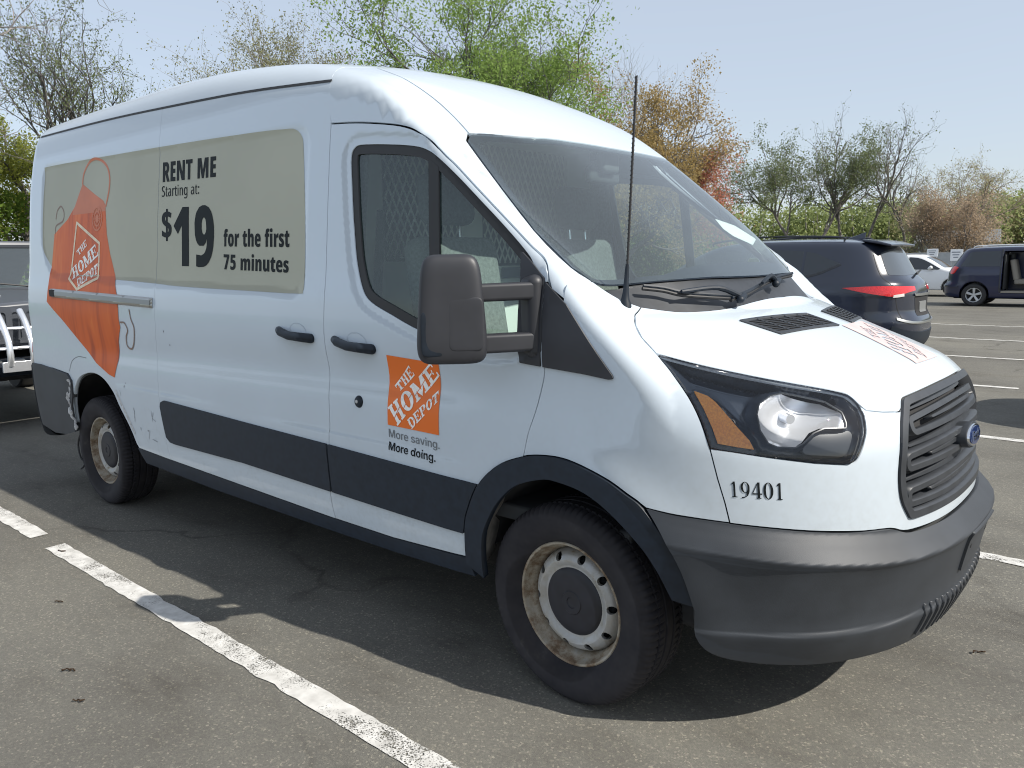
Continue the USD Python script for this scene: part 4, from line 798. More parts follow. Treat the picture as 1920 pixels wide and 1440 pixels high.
string('apron_loop', [(-3.759,2.046),(-3.745,2.104),(-3.678,2.162),(-3.586,2.180),(-3.491,2.162),(-3.406,2.114),(-3.370,2.045),(-3.377,1.97),(-3.41,1.892)], .008, 'apron_faded')
string('apron_string', [(-4.177,1.756),(-4.165,1.803),(-4.058,1.830),(-4.039,1.880),(-4.09,1.925),(-4.15,1.90),(-4.17,1.85)], .005)
string('apron_string', [(-3.055,1.287),(-3.042,1.236),(-3.017,1.182),(-3.05,1.105),(-3.099,1.06),(-3.15,1.076),(-3.138,1.129),(-3.105,1.168),(-3.133,1.21),(-3.186,1.212)], .005)
dia = np.array([(-3.830,1.809),(-3.492,1.674),(-3.497,1.466),(-3.783,1.396),(-3.923,1.465),(-3.903,1.516)])
flat('apron_logo_frame', Polygon(dia).exterior.buffer(.009), .0034, 'print_cream', APR, h=.012)
bdg = affinity.scale(Point(-3.528, 1.821).buffer(1), .072, .074)
flat('apron_badge', unary_union([bdg.difference(bdg.buffer(-.010)), bdg.buffer(-.026).difference(bdg.buffer(-.036)), bdg.buffer(-.050)] + [affinity.rotate(sbox(-3.530, 1.835, -3.526, 1.88), a, origin=(-3.528, 1.821)) for a in range(0, 360, 30)]), .0034, 'apron_faded', APR, h=.008)

def quadmap(g, quad):
    """unit square (u right, v up) onto quad TL, TR, BR, BL"""
    TL, TR, BR, BL = [np.array(q, float) for q in quad]
    def f(a):
        u, v = a[:, :1], a[:, 1:2]
        return (BL * (1 - u) + BR * u) * (1 - v) + (TL * (1 - u) + TR * u) * v
    return shapely.transform(shapely.segmentize(g, .06), f)
def glyphs(text):
    P = []
    for q in TEXT[text].split('|'):
        rings = [[tuple(int(c) / 1000 for c in xy.split(',')) for xy in r.split()] for r in q.split(';')]
        P.append(Polygon(rings[0], rings[1:]).buffer(0))
    return unary_union(P)
for t, quad, h in (('RENT ME', [(-2.712,2.080),(-2.163,2.061),(-2.158,1.961),(-2.707,1.976)], .012), ('Starting at:', [(-2.715,1.957),(-2.317,1.942),(-2.313,1.872),(-2.710,1.880)], .007), ('$', [(-2.706,1.834),(-2.597,1.830),(-2.590,1.662),(-2.699,1.664)], .012),
        ('19', [(-2.575,1.842),(-2.165,1.826),(-2.150,1.520),(-2.560,1.528)], .022), ('for the first', [(-2.068,1.706),(-1.514,1.688),(-1.510,1.604),(-2.066,1.620)], .009), ('75 minutes', [(-2.063,1.590),(-1.513,1.567),(-1.509,1.492),(-2.059,1.510)], .009)):
    flat('advert_lettering', quadmap(glyphs(t), quad), .0026, 'print_black', h=h)

# slab-serif stencil capitals for the square logo
def cap(ch):
    R = lambda *a: sbox(*a)
    if ch == 'T': g = [R(.0, .80, 1, 1), R(.36, 0, .64, 1), R(.2, 0, .8, .10), R(0, .62, .10, 1), R(.90, .62, 1, 1)]
    elif ch == 'H': g = [R(.10, 0, .36, 1), R(.64, 0, .90, 1), R(.3, .43, .7, .57), R(0, 0, .44, .10), R(0, .9, .44, 1), R(.56, 0, 1, .10), R(.56, .9, 1, 1)]
    elif ch == 'E': g = [R(.10, 0, .38, 1), R(.0, .87, .95, 1), R(.0, 0, 1, .13), R(.3, .44, .7, .56), R(.88, .70, .97, 1), R(.90, 0, 1, .30), R(.64, .34, .72, .66)]
    elif ch == 'O': o = affinity.scale(Point(.5, .5).buffer(.5, 16), 1, 1); g = [o.difference(affinity.scale(Point(.5, .5).buffer(.5, 16), .40, .76))]
    elif ch == 'M': g = [R(.06, 0, .22, 1), R(.74, 0, .96, 1), Polygon([(.0, 1), (.28, 1), (.56, .22), (.46, .0)]), Polygon([(1, 1), (.74, 1), (.44, .06), (.52, .12)]), R(0, 0, .30, .10), R(.64, 0, 1.04, .10), R(.0, .9, .25, 1), R(.8, .9, 1.04, 1)]
    elif ch == 'D': o = unary_union([R(.1, 0, .5, 1), affinity.scale(Point(.5, .5).buffer(.5, 16), 1, 1)]); i = unary_union([R(.36, .13, .5, .87), affinity.scale(Point(.5, .5).buffer(.37, 16), .55, 1)]); g = [o.difference(i), R(0, 0, .4, .1), R(0, .9, .4, 1)]
    elif ch == 'P': o = unary_union([R(.1, .42, .55, 1), affinity.scale(Point(.58, .71).buffer(.29, 16), 1.4, 1)]); i = unary_union([R(.38, .53, .55, .89), affinity.scale(Point(.56, .71).buffer(.18, 16), .7, 1)]); g = [o.difference(i), R(.1, 0, .38, 1), R(0, 0, .52, .1), R(0, .9, .4, 1)]
    g = unary_union(g)
    return g.difference(LineString([(-.2, .30), (1.2, .64)]).buffer(.022))
def word(w, wide={'M': 1.3}):
    x, P = 0.0, []
    for ch in w:
        k = wide.get(ch, 1.0); P.append(affinity.translate(affinity.scale(cap(ch), .86 * k, 1, origin=(0, 0)), x, 0)); x += .86 * k + .08
    return affinity.scale(unary_union(P), 1 / (x - .08), 1, origin=(0, 0))
LOGO = flat('square_logo', Polygon([(-.839,1.172),(-.551,1.158),(-.553,.888),(-.843,.893)]), .0016, 'logo_orange')
for w, quad in (('THE', [(-.808,1.052),(-.716,1.140),(-.690,1.103),(-.777,1.030)]), ('HOME', [(-.840,.962),(-.592,1.160),(-.553,1.112),(-.783,.895)]), ('DEPOT', [(-.727,.925),(-.562,1.056),(-.556,1.018),(-.700,.893)])):
    flat('logo_lettering', quadmap(word(w), quad), .0028, 'print_white', LOGO, h=.006)
for w, quad in (('THE', [(-3.831,1.632),(-3.690,1.704),(-3.670,1.664),(-3.792,1.605)]), ('HOME', [(-3.903,1.522),(-3.550,1.671),(-3.502,1.602),(-3.862,1.455)]), ('DEPOT', [(-3.793,1.460),(-3.512,1.556),(-3.508,1.495),(-3.768,1.410)])):
    flat('apron_lettering', quadmap(word(w), quad), .0034, 'print_white', APR, h=.009)
flat('slogan_lettering', quadmap(glyphs('More saving.'), [(-.839,.878),(-.552,.867),(-.552,.826),(-.839,.834)]), .0016, 'print_grey', h=.004)
flat('slogan_lettering', quadmap(glyphs('More doing.'), [(-.840,.826),(-.572,.816),(-.572,.773),(-.840,.782)]), .0016, 'print_black', h=.004)
# fleet number 19401 in old-face numerals on the front corner
def numeral(c):
    E2 = lambda cx, cy, rx, ry: affinity.scale(Point(cx, cy).buffer(1, 16), rx, ry)
    if c == '1': return unary_union([sbox(.34, .04, .62, 1), sbox(.12, 0, .86, .055), Polygon([(.36, 1), (.62, 1), (.36, .86), (.10, .80), (.10, .84)])])
    if c == '0': return E2(.5, .5, .5, .51).difference(E2(.5, .5, .25, .47))
    if c == '9': 
        bowl = E2(.46, .66, .46, .35).difference(E2(.47, .66, .24, .31))
        tail = LineString(cr([(.86, .66), (.84, .42), (.66, .17), (.40, .05), (.10, .01)], 6)); t = unary_union([tail.buffer(.03), LineString(cr([(.82, .64), (.80, .44), (.66, .23)], 5)).buffer(.10)])
        return unary_union([bowl, t])
    if c == '4': return unary_union([sbox(.56, .0, .80, 1), sbox(.0, .25, 1.0, .33), Polygon([(.58, 1), (.66, 1), (.10, .33), (.0, .33)]), sbox(.44, 0, .92, .05)])
def numerals(s):
    return affinity.scale(unary_union([affinity.translate(affinity.scale(numeral(c), (.62 if c == '1' else .86), 1, origin=(0, 0)), i * 1.0 + (.12 if c == '1' else 0), 0) for i, c in enumerate(s)]), 1 / (len(s) - .14), 1, origin=(0, 0))
nq = FRONT.to2(np.array([(.553,-.910,.878),(.684,-.828,.876),(.687,-.827,.826),(.557,-.908,.832)]))
flat('fleet_number', quadmap(numerals('19401'), nq), .0016, 'print_black', h=.005, dom=FRONT)
# faded square logo on the bonnet
lq = FRONT.to2(np.array([(.570,-.050,1.27),(.558,.225,1.27),(.862,.140,1.165),(.855,-.138,1.165)]))
fl_ = unary_union([quadmap(word(w), q) for w, q in (('THE', [(.12,.58),(.44,.89),(.53,.76),(.23,.50)]), ('HOME', [(.02,.27),(.86,.95),(.98,.79),(.21,.04)]), ('DEPOT', [(.40,.13),(.96,.59),(.98,.46),(.49,.02)]))])
flat('faded_logo', Polygon(lq).difference(quadmap(fl_, lq).buffer(0)).buffer(0), .0016, 'faded_pink', BON, h=.010, dom=FRONT)
# ---------------------------------------------------------------- handles, lock, rail
def on_side(x, z, off=0.0, dom=SIDE): return dom.hit(np.array([[x, z]]), GV, off)[0]
for xc, zc, par in ((-1.440, 1.226, VAN), (-1.037, 1.203, VAN)):
    dish = affinity.rotate(affinity.scale(Point(xc + .022, zc + .017).buffer(1, 24), .060, .033), -6)
    path = put(par, 'handle_dish', panel(dish, SIDE, GV, lambda P, d: .0012 - .010 * sst(d, 0, .03), h=.010, lip=0, gap=0), 'white_paint')
    P0, P1 = on_side(xc - .118, zc + .013), on_side(xc + .118, zc - .013)
    o = np.array([0, -1.0, 0]); mid = (P0 + P1) / 2
    pts = [(P0 + o * .004, .017), (P0 * .8 + P1 * .2 + o * .028, .019), (mid + o * .036 + [0, 0, -.004], .019), (P0 * .2 + P1 * .8 + o * .030, .020), (P1 + o * .006, .021)]
    g = manifold3d.Manifold()
    for a, b in zip(pts, pts[1:]): g += hull([a, b], 20)
    put(par, 'door_handle', g, 'black_moulding')
    put(par, 'door_handle', mirror(vfn(g)), 'black_moulding')
c = on_side(-1.022, .966)
LK = put(VAN, 'lock', moved(tuple(lathe([(0, .010), (.016, .010), (.022, .006), (.026, 0), (.026, -.01)], 32)), c), 'black_moulding')
put(LK, 'keyhole', moved(tuple(lathe([(0, .0125), (.007, .012), (.008, .009)], 16)), c + [-.003, 0, .002]), 'alloy')
railg = Polygon([(-4.205,1.397),(-2.768,1.362),(-2.770,1.304),(-4.188,1.340)])
RAIL = put(VAN, 'slide_rail', panel(railg, SIDE, GV, lambda P, d: .004 + .012 * sst(d, 0, .006), h=.010, lip=.01, gap=0), 'brushed_steel')
gr_ = LineString([(-4.19, 1.369), (-2.772, 1.335)]).buffer(.013, cap_style='flat')
put(RAIL, 'rail_slot', panel(gr_, SIDE, GV, .0165, h=.02, lip=0, gap=0), 'lamp_grey')
put(RAIL, 'rail_end', panel(Polygon([(-4.203,1.390),(-4.12,1.388),(-4.11,1.345),(-4.188,1.345)]), SIDE, GV, .0175, h=.015, lip=.004, gap=0), 'dark_gap')
# arch-shaped access flap and seam marks on the quarter
put(VAN, 'fuel_flap_seam', panel(LineString(cr([(-4.02,.86),(-3.96,.93),(-3.86,.965),(-3.74,.965)], 6)).buffer(.0022), SIDE, GV, .0008, h=.006, lip=0, gap=0), 'print_grey')
# roof side seam shown as a drip groove above the doors
put(VAN, 'roof_seam_strip', panel(LineString(RL[RL[:, 0] > -4.60]).buffer(.006), SIDE, GV, .0014, h=.012, lip=0, gap=0), 'rubber')

# ---------------------------------------------------------------- door mirror on twin arms
def superbox(size, e=5.0, n=48, taper=0.0):
    u, v = np.meshgrid(np.linspace(-math.pi, math.pi, n, endpoint=False), np.linspace(-math.pi / 2, math.pi / 2, n // 2), indexing='ij')
    f = lambda t: np.sign(t) * np.abs(t) ** (2 / e)
    x, y, z = f(np.cos(v)) * f(np.cos(u)), f(np.cos(v)) * f(np.sin(u)), f(np.sin(v))
    k = 1 - taper * (z + 1) / 2
    V = np.stack([x * size[0] / 2, y * k * size[1] / 2, z * size[2] / 2], -1).reshape(-1, 3)
    m = n // 2; i = np.arange(n)[:, None] * m; j = np.arange(m - 1)[None]; i2 = (np.arange(n)[:, None] + 1) % n * m
    F = np.vstack([np.stack([i + j, i2 + j, i2 + j + 1], -1).reshape(-1, 3), np.stack([i + j, i2 + j + 1, i + j + 1], -1).reshape(-1, 3)])
    t = trimesh.Trimesh(V, F, process=True); t.merge_vertices(); t.fix_normals(); t = t if t.volume > 0 else trimesh.Trimesh(t.vertices, t.faces[:, ::-1]); return t
def mirror_unit(sgn):
    MU = thing('door_mirror', None, None, parent=VAN)
    f = (lambda m: m) if sgn < 0 else mirror
    ctr = np.array([-.275, -1.218, 1.377]); fwd = np.array([.70, -.71, 0]); out = np.array([-.71, -.70, 0.0])   # shell faces forward-out, lateral axis
    Rm = np.stack([fwd, out, [0, 0, 1]], 1)
    head = superbox((.13, .240, .352), 6.0, 64, .22)
    head.vertices[:, 0] *= np.where(head.vertices[:, 0] < 0, .75, 1.0)
    H = put(MU, 'mirror_shell', f(moved(vfn(head, True), ctr, Rm)), 'mirror_plastic')
    lens = superbox((.012, .075, .145), 6, 32); put(H, 'signal_cover', f(moved(vfn(lens, True), ctr + Rm @ [.057, .062, -.075], Rm)), 'black_moulding')
    put(H, 'shell_panel', f(moved(vfn(superbox((.010, .115, .17), 7, 40)), ctr + Rm @ [.0605, -.045, -.045], Rm)), 'mirror_plastic')
    gl_ = superbox((.004, .185, .30), 6, 40); put(H, 'mirror_glass', f(moved(vfn(gl_, True), ctr + Rm @ [-.050, 0, 0], Rm)), 'chrome')
    for z0, hgt in ((1.428, .058), (1.262, .062)):
        a = np.array([-.095, -1.006, z0 + .004]); b = ctr + Rm @ [.004, -.075, 0]; b[2] = z0
        d = (b - a) / np.linalg.norm(b - a); s = np.cross(d, [0, 0, 1])
        pts = [(p + s * q + [0, 0, w], .012) for p in (a, b) for q in (-.018, .018) for w in (-hgt / 2 + .012, hgt / 2 - .012)]
        put(MU, 'mirror_arm', f(vfn(hull(pts, 14))), 'mirror_plastic')
    kn = [((-.095, -1.010, z), .030) for z in (1.235, 1.455)] + [((-.135, -1.004, z), .020) for z in (1.235, 1.455)]
    put(MU, 'mirror_bracket', f(vfn(hull(kn, 16))), 'mirror_plastic')
mirror_unit(-1); mirror_unit(1)

# ---------------------------------------------------------------- bonnet vents, wipers, aerial
def cpt(uv): return FRONT.hit(np.array([uv]), GV)[0]
v3 = np.array([(.373,-.469,1.313),(.455,-.080,1.317),(.571,-.074,1.278),(.500,-.425,1.272)])
vg = poly(FRONT, v3)
for f in (lambda m: m, mirror):
    VT = put(VAN, 'bonnet_vent', f(panel(vg.buffer(.004).difference(vg.buffer(-.014)), FRONT, GV, .0045, h=.012, lip=.012, gap=0)), 'grille_plastic')
    put(VT, 'vent_back', f(panel(vg.buffer(-.010), FRONT, GV, .0008, h=.03, lip=0, gap=0)), 'dark_gap')
    for k in range(1, 9):
        a, b = v3[0] + (v3[3] - v3[0]) * k / 9, v3[1] + (v3[2] - v3[1]) * k / 9
        q = LineString(FRONT.to2(np.array([a, b]))).buffer(.0022).intersection(vg.buffer(-.012))
        put(VT, 'vent_slat', f(panel(q, FRONT, GV, .0040, h=.012, lip=.004, gap=0)), 'grille_plastic')
    for k in range(1, 5):
        a, b = v3[0] + (v3[1] - v3[0]) * k / 5, v3[3] + (v3[2] - v3[3]) * k / 5
        q = LineString(FRONT.to2(np.array([a, b]))).buffer(.0035).intersection(vg.buffer(-.012))
        put(VT, 'vent_rib', f(panel(q, FRONT, GV, .0044, h=.012, lip=.004, gap=0)), 'grille_plastic')
def onws(y, z, off):
    q = WSD.to2(np.array([[.3 - (z - 1.35) * 1.2, y, z]])); return WSD.hit(q, GV, off)[0]
def wiper(pts_blade, pivot, tip):
    WP = thing('wiper', None, None, parent=VAN)
    B = np.array([onws(y, z, .022) for y, z in pts_blade])
    put(WP, 'wiper_blade', tube(cr(B, 5), .007, 8), 'rubber')
    put(WP, 'wiper_spine', tube(cr(B + [0.004, 0, .010], 5), .006, 6), 'black_moulding')
    P, T = onws(*pivot, .035), onws(*tip, .045)
    put(WP, 'wiper_arm', tube(cr([P, P * .6 + T * .4 + [0, 0, .022], T], 6), [.010] * 6 + [.008] * 6 + [.006], 8), 'black_moulding')
    put(WP, 'wiper_pivot', vfn(hull([(P + [.01, -.02, -.012], .015), (P + [0, .03, .0], .012)], 14)), 'black_moulding')
wiper([(-.745, 1.462), (-.66, 1.438), (-.59, 1.412), (-.45, 1.385), (-.33, 1.368)], (-.33, 1.372), (-.60, 1.418))
wiper([(.27, 1.425), (.10, 1.415), (-.07, 1.400), (-.25, 1.378), (-.38, 1.368)], (.02, 1.405), (-.15, 1.395))
ab = np.array([.101, -.772, 1.362])
AE = put(VAN, 'aerial', tube([ab, ab + [0, 0, .02], ab + [.001, 0, .035], ab + [.003, 0, .06], ab + [.006, .003, .15]], [.024, .021, .014, .010, .006], 16), 'black_moulding')
top_ = np.array([.131, -.760, 2.108]); t = np.linspace(0, 1, 60)
mast = (ab + [.006, .003, .14]) + (top_ - ab - [.006, .003, .14]) * t[:, None]
put(AE, 'aerial_mast', tube(mast, .0040, 8), 'rubber')
an = t * 2 * math.pi * 26; t2 = np.linspace(0, 1, 420); an = t2 * 2 * math.pi * 42
coil = (ab + [.006, .003, .14]) + (top_ - ab - [.006, .003, .14]) * t2[:, None] + .0045 * np.stack([np.cos(an), np.sin(an), 0 * an], -1)
put(AE, 'aerial_coil', tube(coil, .0014, 4), 'rubber')

# ---------------------------------------------------------------- wheels
def tyre_mesh(R, w, lugs=88):
    """tread width w, rolling radius R, with circumferential grooves and shoulder sipes"""
    h = w / 2
    prof = [(.212, .075), (.222, .092), (.240, .104), (.270, .1165), (.300, .1185), (.322, .1150), (.336, .106), (.345, .097), (.3495, .086)]
    k = R / .352; rim = [(a * k, b * w / .237) for a, b in prof]
    gro = []
    for c in (.062, .021, -.021, -.062): gro += [(R, c + .006), (R - .009, c + .0045), (R - .009, c - .0045), (R, c - .006)]
    P = rim + gro + [(a, -b) for a, b in rim[::-1]]
    seg = lugs * 4
    V, F = lathe(P, seg)
    V = V.reshape(len(P), seg, 3)
    ph = np.arange(seg) % 4
    for i, (r, hh) in enumerate(P):
        if abs(hh) > .055 and r > .325 * k:
            d = np.where(ph == 0, .006 if r > .343 * k else .0035, 0.0)
            rad = np.hypot(V[i, :, 0], V[i, :, 2]); V[i, :, 0] *= 1 - d / rad; V[i, :, 2] *= 1 - d / rad
    return vfn((V.reshape(-1, 3), F), 30)
def orient(m, out):
    v, f, n = m
    return m
def rim_mesh():
    lip = [(.221, .079), (.2215, .086), (.217, .089), (.211, .087), (.2075, .078), (.2045, .060), (.199, .052), (.192, .040), (.186, .020), (.184, -.03), (.19, -.07)]
    disc = [(.186, .020), (.182, .034), (.174, .050), (.163, .061), (.150, .067), (.140, .065), (.131, .058), (.122, .055), (.0, .055), (.0, .047), (.122, .047), (.133, .049), (.146, .056), (.157, .052), (.169, .040), (.177, .022), (.181, .012), (.186, .012)]
    cs = manifold3d.CrossSection([disc[::-1]]).revolve(96)
    if cs.volume() < 0 or cs.is_empty(): cs = manifold3d.CrossSection([disc]).revolve(96)
    for k in range(10):
        a = 2 * math.pi * k / 10 + .1
        cs -= manifold3d.Manifold.cylinder(.2, .0145, .0145, 20, True).translate([.1625 * math.cos(a), .1625 * math.sin(a), .05])
    dm = vfn(cs, 28)
    R = np.array([[1, 0, 0], [0, 0, -1], [0, 1, 0.0]])
    return vfn(tuple(lathe(lip, 96)), 40), moved(dm, (0, 0, 0), R)
def cap_mesh():
    c = [(0, .071), (.018, .071), (.020, .074), (.040, .074), (.043, .071), (.088, .069), (.108, .065), (.119, .058), (.124, .050)]
    return vfn(tuple(lathe(c, 64)), 30)
TY, (RL_, RD_), CP = tyre_mesh(.354, .237), rim_mesh(), cap_mesh()
def wheel(x, y, z, side, steer=0.0):
    Rz = rot([0, 0, 1], steer); g = (lambda m: m) if side < 0 else mirror
    W_ = thing('wheel', None, None, parent=VAN)
    P = lambda m: moved(g(m), (x, y, z), Rz)
    put(W_, 'tyre', P(TY), 'tyre_rubber'); put(W_, 'rim_barrel', P(RL_), 'rusty_rim'); RR = put(W_, 'rim', P(RD_), 'steel_rim'); put(W_, 'hub_cap', P(CP), 'hub_cap')
    put(W_, 'brake_drum', P(vfn(tuple(lathe([(0, .03), (.15, .03), (.16, .0), (.16, -.06), (0, -.06)], 32)))), 'dark_liner')
for sx in (-1, 1):
    s_ = -2.8 if True else 0
    wheel(0.0 if True else 0, sx * .868, .350, sx, s_); wheel(-3.75, sx * .868, .350, sx)
def arch_liner(x, r, yo, yi, a0=14, a1=168):
    th = np.radians(np.linspace(a0, a1, 40)); prof = [(r, yo), (r - .01, yi), (.02, yi)]
    V = np.array([[x + q * math.cos(t), y, .36 + q * math.sin(t)] for q, y in prof for t in th]); n = len(th); F = []
    for k in range(2): F += [[k * n + i, k * n + i + 1, (k + 1) * n + i + 1] for i in range(n - 1)] + [[k * n + i, (k + 1) * n + i + 1, (k + 1) * n + i] for i in range(n - 1)]
    return vfn((V, np.array(F)), 40)
for x, r in ((.04, .462), (-3.70, .53)):
    m = arch_liner(x, r, -.975, -.60)
    put(VAN, 'arch_liner', m, 'dark_liner'); put(VAN, 'arch_liner', mirror(m), 'dark_liner')
fl = vfn((np.array([[-.375, -1.0, .40], [-.345, -1.0, .58], [-.25, -1.0, .72], [-.16, -1.0, .785], [-.43, -.86, .42], [-.375, -.86, .60], [-.28, -.86, .74], [-.18, -.86, .80]]), np.array([[0, 1, 5], [0, 5, 4], [1, 2, 6], [1, 6, 5], [2, 3, 7], [2, 7, 6]])), True)
put(VAN, 'arch_flange', fl, 'dusty_liner')
put(VAN, 'underbody', [moved(vfn(rbox((5.2, 1.62, .16), .03)), (-1.95, 0, .40)), moved(vfn(rbox((.7, 1.1, .12), .03)), (.35, 0, .40))], 'dark_liner')
for x in (0, -3.75): put(VAN, 'axle', tube([(x, -.85, .35), (x, .85, .35)], .05, 12), 'dark_liner')
put(VAN, 'exhaust', tube(cr([(-.5,-.35,.27),(-1.8,-.4,.26),(-2.9,-.5,.28),(-3.2,-.62,.30)], 5), .035, 10), 'dark_liner')
put(VAN, 'inner_shell', INNER, 'inner_trim')

# ---------------------------------------------------------------- cab interior
CAB = thing('cab_interior', None, None, parent=VAN)
put(CAB, 'cab_floor', moved(vfn(rbox((1.5, 1.86, .06), .01)), (-.52, 0, .62)), 'cabin_dark')
part = sbox(-.86, .62, .86, 2.28)
holes = [Polygon([(-.70, 1.55), (-.70, 2.12), (-.24, 2.12), (-.24, 1.55)]), Polygon([(-.06, 1.52), (-.06, 2.12), (.62, 2.12), (.62, 1.52)])]
pg = part
for h in holes: pg = pg.difference(h.buffer(.015).buffer(0))
pm = trimesh.creation.extrude_polygon(pg, .02, engine='earcut'); v = np.array(pm.vertices)
pm.vertices = np.stack([-1.20 + v[:, 2], v[:, 0], v[:, 1]], -1); pm.fix_normals()
PT = put(CAB, 'partition', pm, 'partition_cream', smooth=False)
for h in holes:
    y0, z0, y1, z1 = h.bounds; L = []
    pitch, slope = .043, 2.0
    for sg in (-1, 1):
        for c in np.arange(y0 - (z1 - z0) / slope - .1, y1 + (z1 - z0) / slope + .1, pitch):
            l = LineString([(c, z0), (c + sg * (z1 - z0) / slope, z1)]).intersection(h)
            if l.is_empty or l.length < .01: continue
            (a, b), (c2, d) = l.coords[0], l.coords[-1]; L.append(vfn(tuple(tube([(-1.185 - .003 * sg, a, b), (-1.185 - .003 * sg, c2, d)], .0056, 4)), False))
    put(PT, 'mesh_screen', L, 'partition_cream', smooth=False, kind='stuff')
put(PT, 'placard', moved(vfn(rbox((.004, .20, .055), .002)), (-1.172, .16, 1.47)), 'sign_print')
put(CAB, 'headliner', moved(vfn(rbox((.50, 1.3, .03), .01)), (-.97, 0, 2.12)), 'partition_cream')
def seat(y):
    S = thing('seat', None, None, parent=CAB)
    put(S, 'seat_cushion', moved(vfn(rbox((.50, .50, .20), .06, 4)), (-.62, y, .98)), 'seat_grey')
    put(S, 'seat_back', moved(vfn(rbox((.15, .50, .62), .06, 4)), (-.935, y, 1.33), rot([0, 1, 0], -10)), 'seat_back')
    put(S, 'headrest', moved(vfn(rbox((.11, .29, .22), .045, 4)), (-1.005, y, 1.80), rot([0, 1, 0], -6)), 'seat_grey')
    for q in (-.07, .07): put(S, 'headrest_post', tube([(-.99, y + q, 1.62), (-1.00, y + q, 1.72)], .007, 8), 'chrome')
    put(S, 'seat_base', moved(vfn(rbox((.42, .44, .30), .03)), (-.62, y, .76)), 'cabin_dark')
seat(-.50); seat(.48)
put(CAB, 'seat_belt', moved(vfn(rbox((.05, .012, .8), .004)), (-1.10, -.84, 1.35), rot([0, 1, 0], 8)), 'dark_gap')
put(CAB, 'dashboard', [vfn(hull([((.05, s * .80, 1.30), .06) for s in (-1, 1)] + [((-.22, s * .82, 1.34), .07) for s in (-1, 1)] + [((-.30, s * .82, 1.02), .06) for s in (-1, 1)] + [((.05, s * .8, .9), .06) for s in (-1, 1)], 16)), vfn(hull([((-.28, .28, 1.40), .05), ((-.28, .62, 1.40), .05), ((-.10, .30, 1.40), .03), ((-.10, .60, 1.40), .03)], 16))], 'dash_grey')
th = np.linspace(0, 2 * math.pi, 40); Rw = rot([0, 1, 0], 32)
sw = np.stack([0 * th, .19 * np.cos(th), .19 * np.sin(th)], -1) @ Rw.T + [-.42, .46, 1.30]
SW = put(CAB, 'steering_wheel', [vfn(tuple(tube(sw, .015, 10, caps=False))), moved(vfn(rbox((.05, .16, .12), .02)), (-.42, .46, 1.29), Rw)] + [vfn(tuple(tube([(-.42, .46, 1.29), p], .014, 8))) for p in (sw[0], sw[20], sw[30])], 'cabin_dark')
put(CAB, 'rear_view_mirror', moved(vfn(rbox((.03, .24, .075), .02)), (-.50, -.02, 1.90)), 'dash_grey')
put(CAB, 'mirror_mount', moved(vfn(rbox((.05, .13, .10), .02)), (-.47, -.02, 1.955)), 'plate_grey')
put(CAB, 'paper_sheet', moved(vfn(rbox((.20, .30, .003), .001)), (-.02, -.30, 1.372), rot([0, 1, 0], 4)), 'paper')
sunlit_patch = WSD.to2(np.array([(-.046,.177,1.700),(-.03,.33,1.668),(.030,.43,1.610),(.075,.30,1.585),(.045,.18,1.625),(.010,.150,1.655)]))
put(VAN, 'sticker_or_sunlit_patch', panel(soften(Polygon(sunlit_patch), .01), WSD, GV, -.006, h=.03, lip=0, gap=0), 'paper')  # white card added in place of the sunlit far pillar behind the glass
for f in (lambda m: m, mirror):
    put(CAB, 'door_card', f(panel(Polygon([(-1.2,.5),(-1.2,1.36),(-.95,1.34),(-.66,1.27),(-.2,1.2),(-.15,.9),(-.5,.5)]), SIDE, GV, -.055, h=.08, lip=.03, gap=0)), 'cabin_dark')
    put(CAB, 'pillar_trim', f(panel(sbox(-1.24, 1.3, -1.07, 2.1), SIDE, GV, -.05, h=.06, lip=.02, gap=0)), 'seat_back')
# ---------------------------------------------------------------- the other vehicles
def car_G(ZT, W, XF, XR, nose=2.6, k=.10, xn=1.2, xr=-1.6, arches=(), cut=None):
    """generic closed body: roof line ZT(x), half width W(z), front and rear ends XF(z), XR(z)"""
    def G(p):
        x, y, z = p[..., 0], p[..., 1], p[..., 2]; a = np.abs(y); w = W(z)
        tf = np.maximum(x - xn, 0) / (XF(z) - xn); tr = np.maximum(xr - x, 0) / (xr - XR(z))
        s = (np.maximum(tf, tr) ** nose + (a / w) ** nose + 1e-12) ** (1 / nose)
        g1 = (s - 1) * w
        g3 = (z - ZT(x) + .05 * (a / w) ** 2) * .85
        g = smax(g1, g3, k)
        g = smax(g, .24 - z, .05)
        for ax, az, r in arches: g = np.maximum(g, -np.maximum(np.hypot(x - ax, z - az) - r, .55 - a))
        if cut is not None: g = np.maximum(g, -cut(p))
        return g
    return G
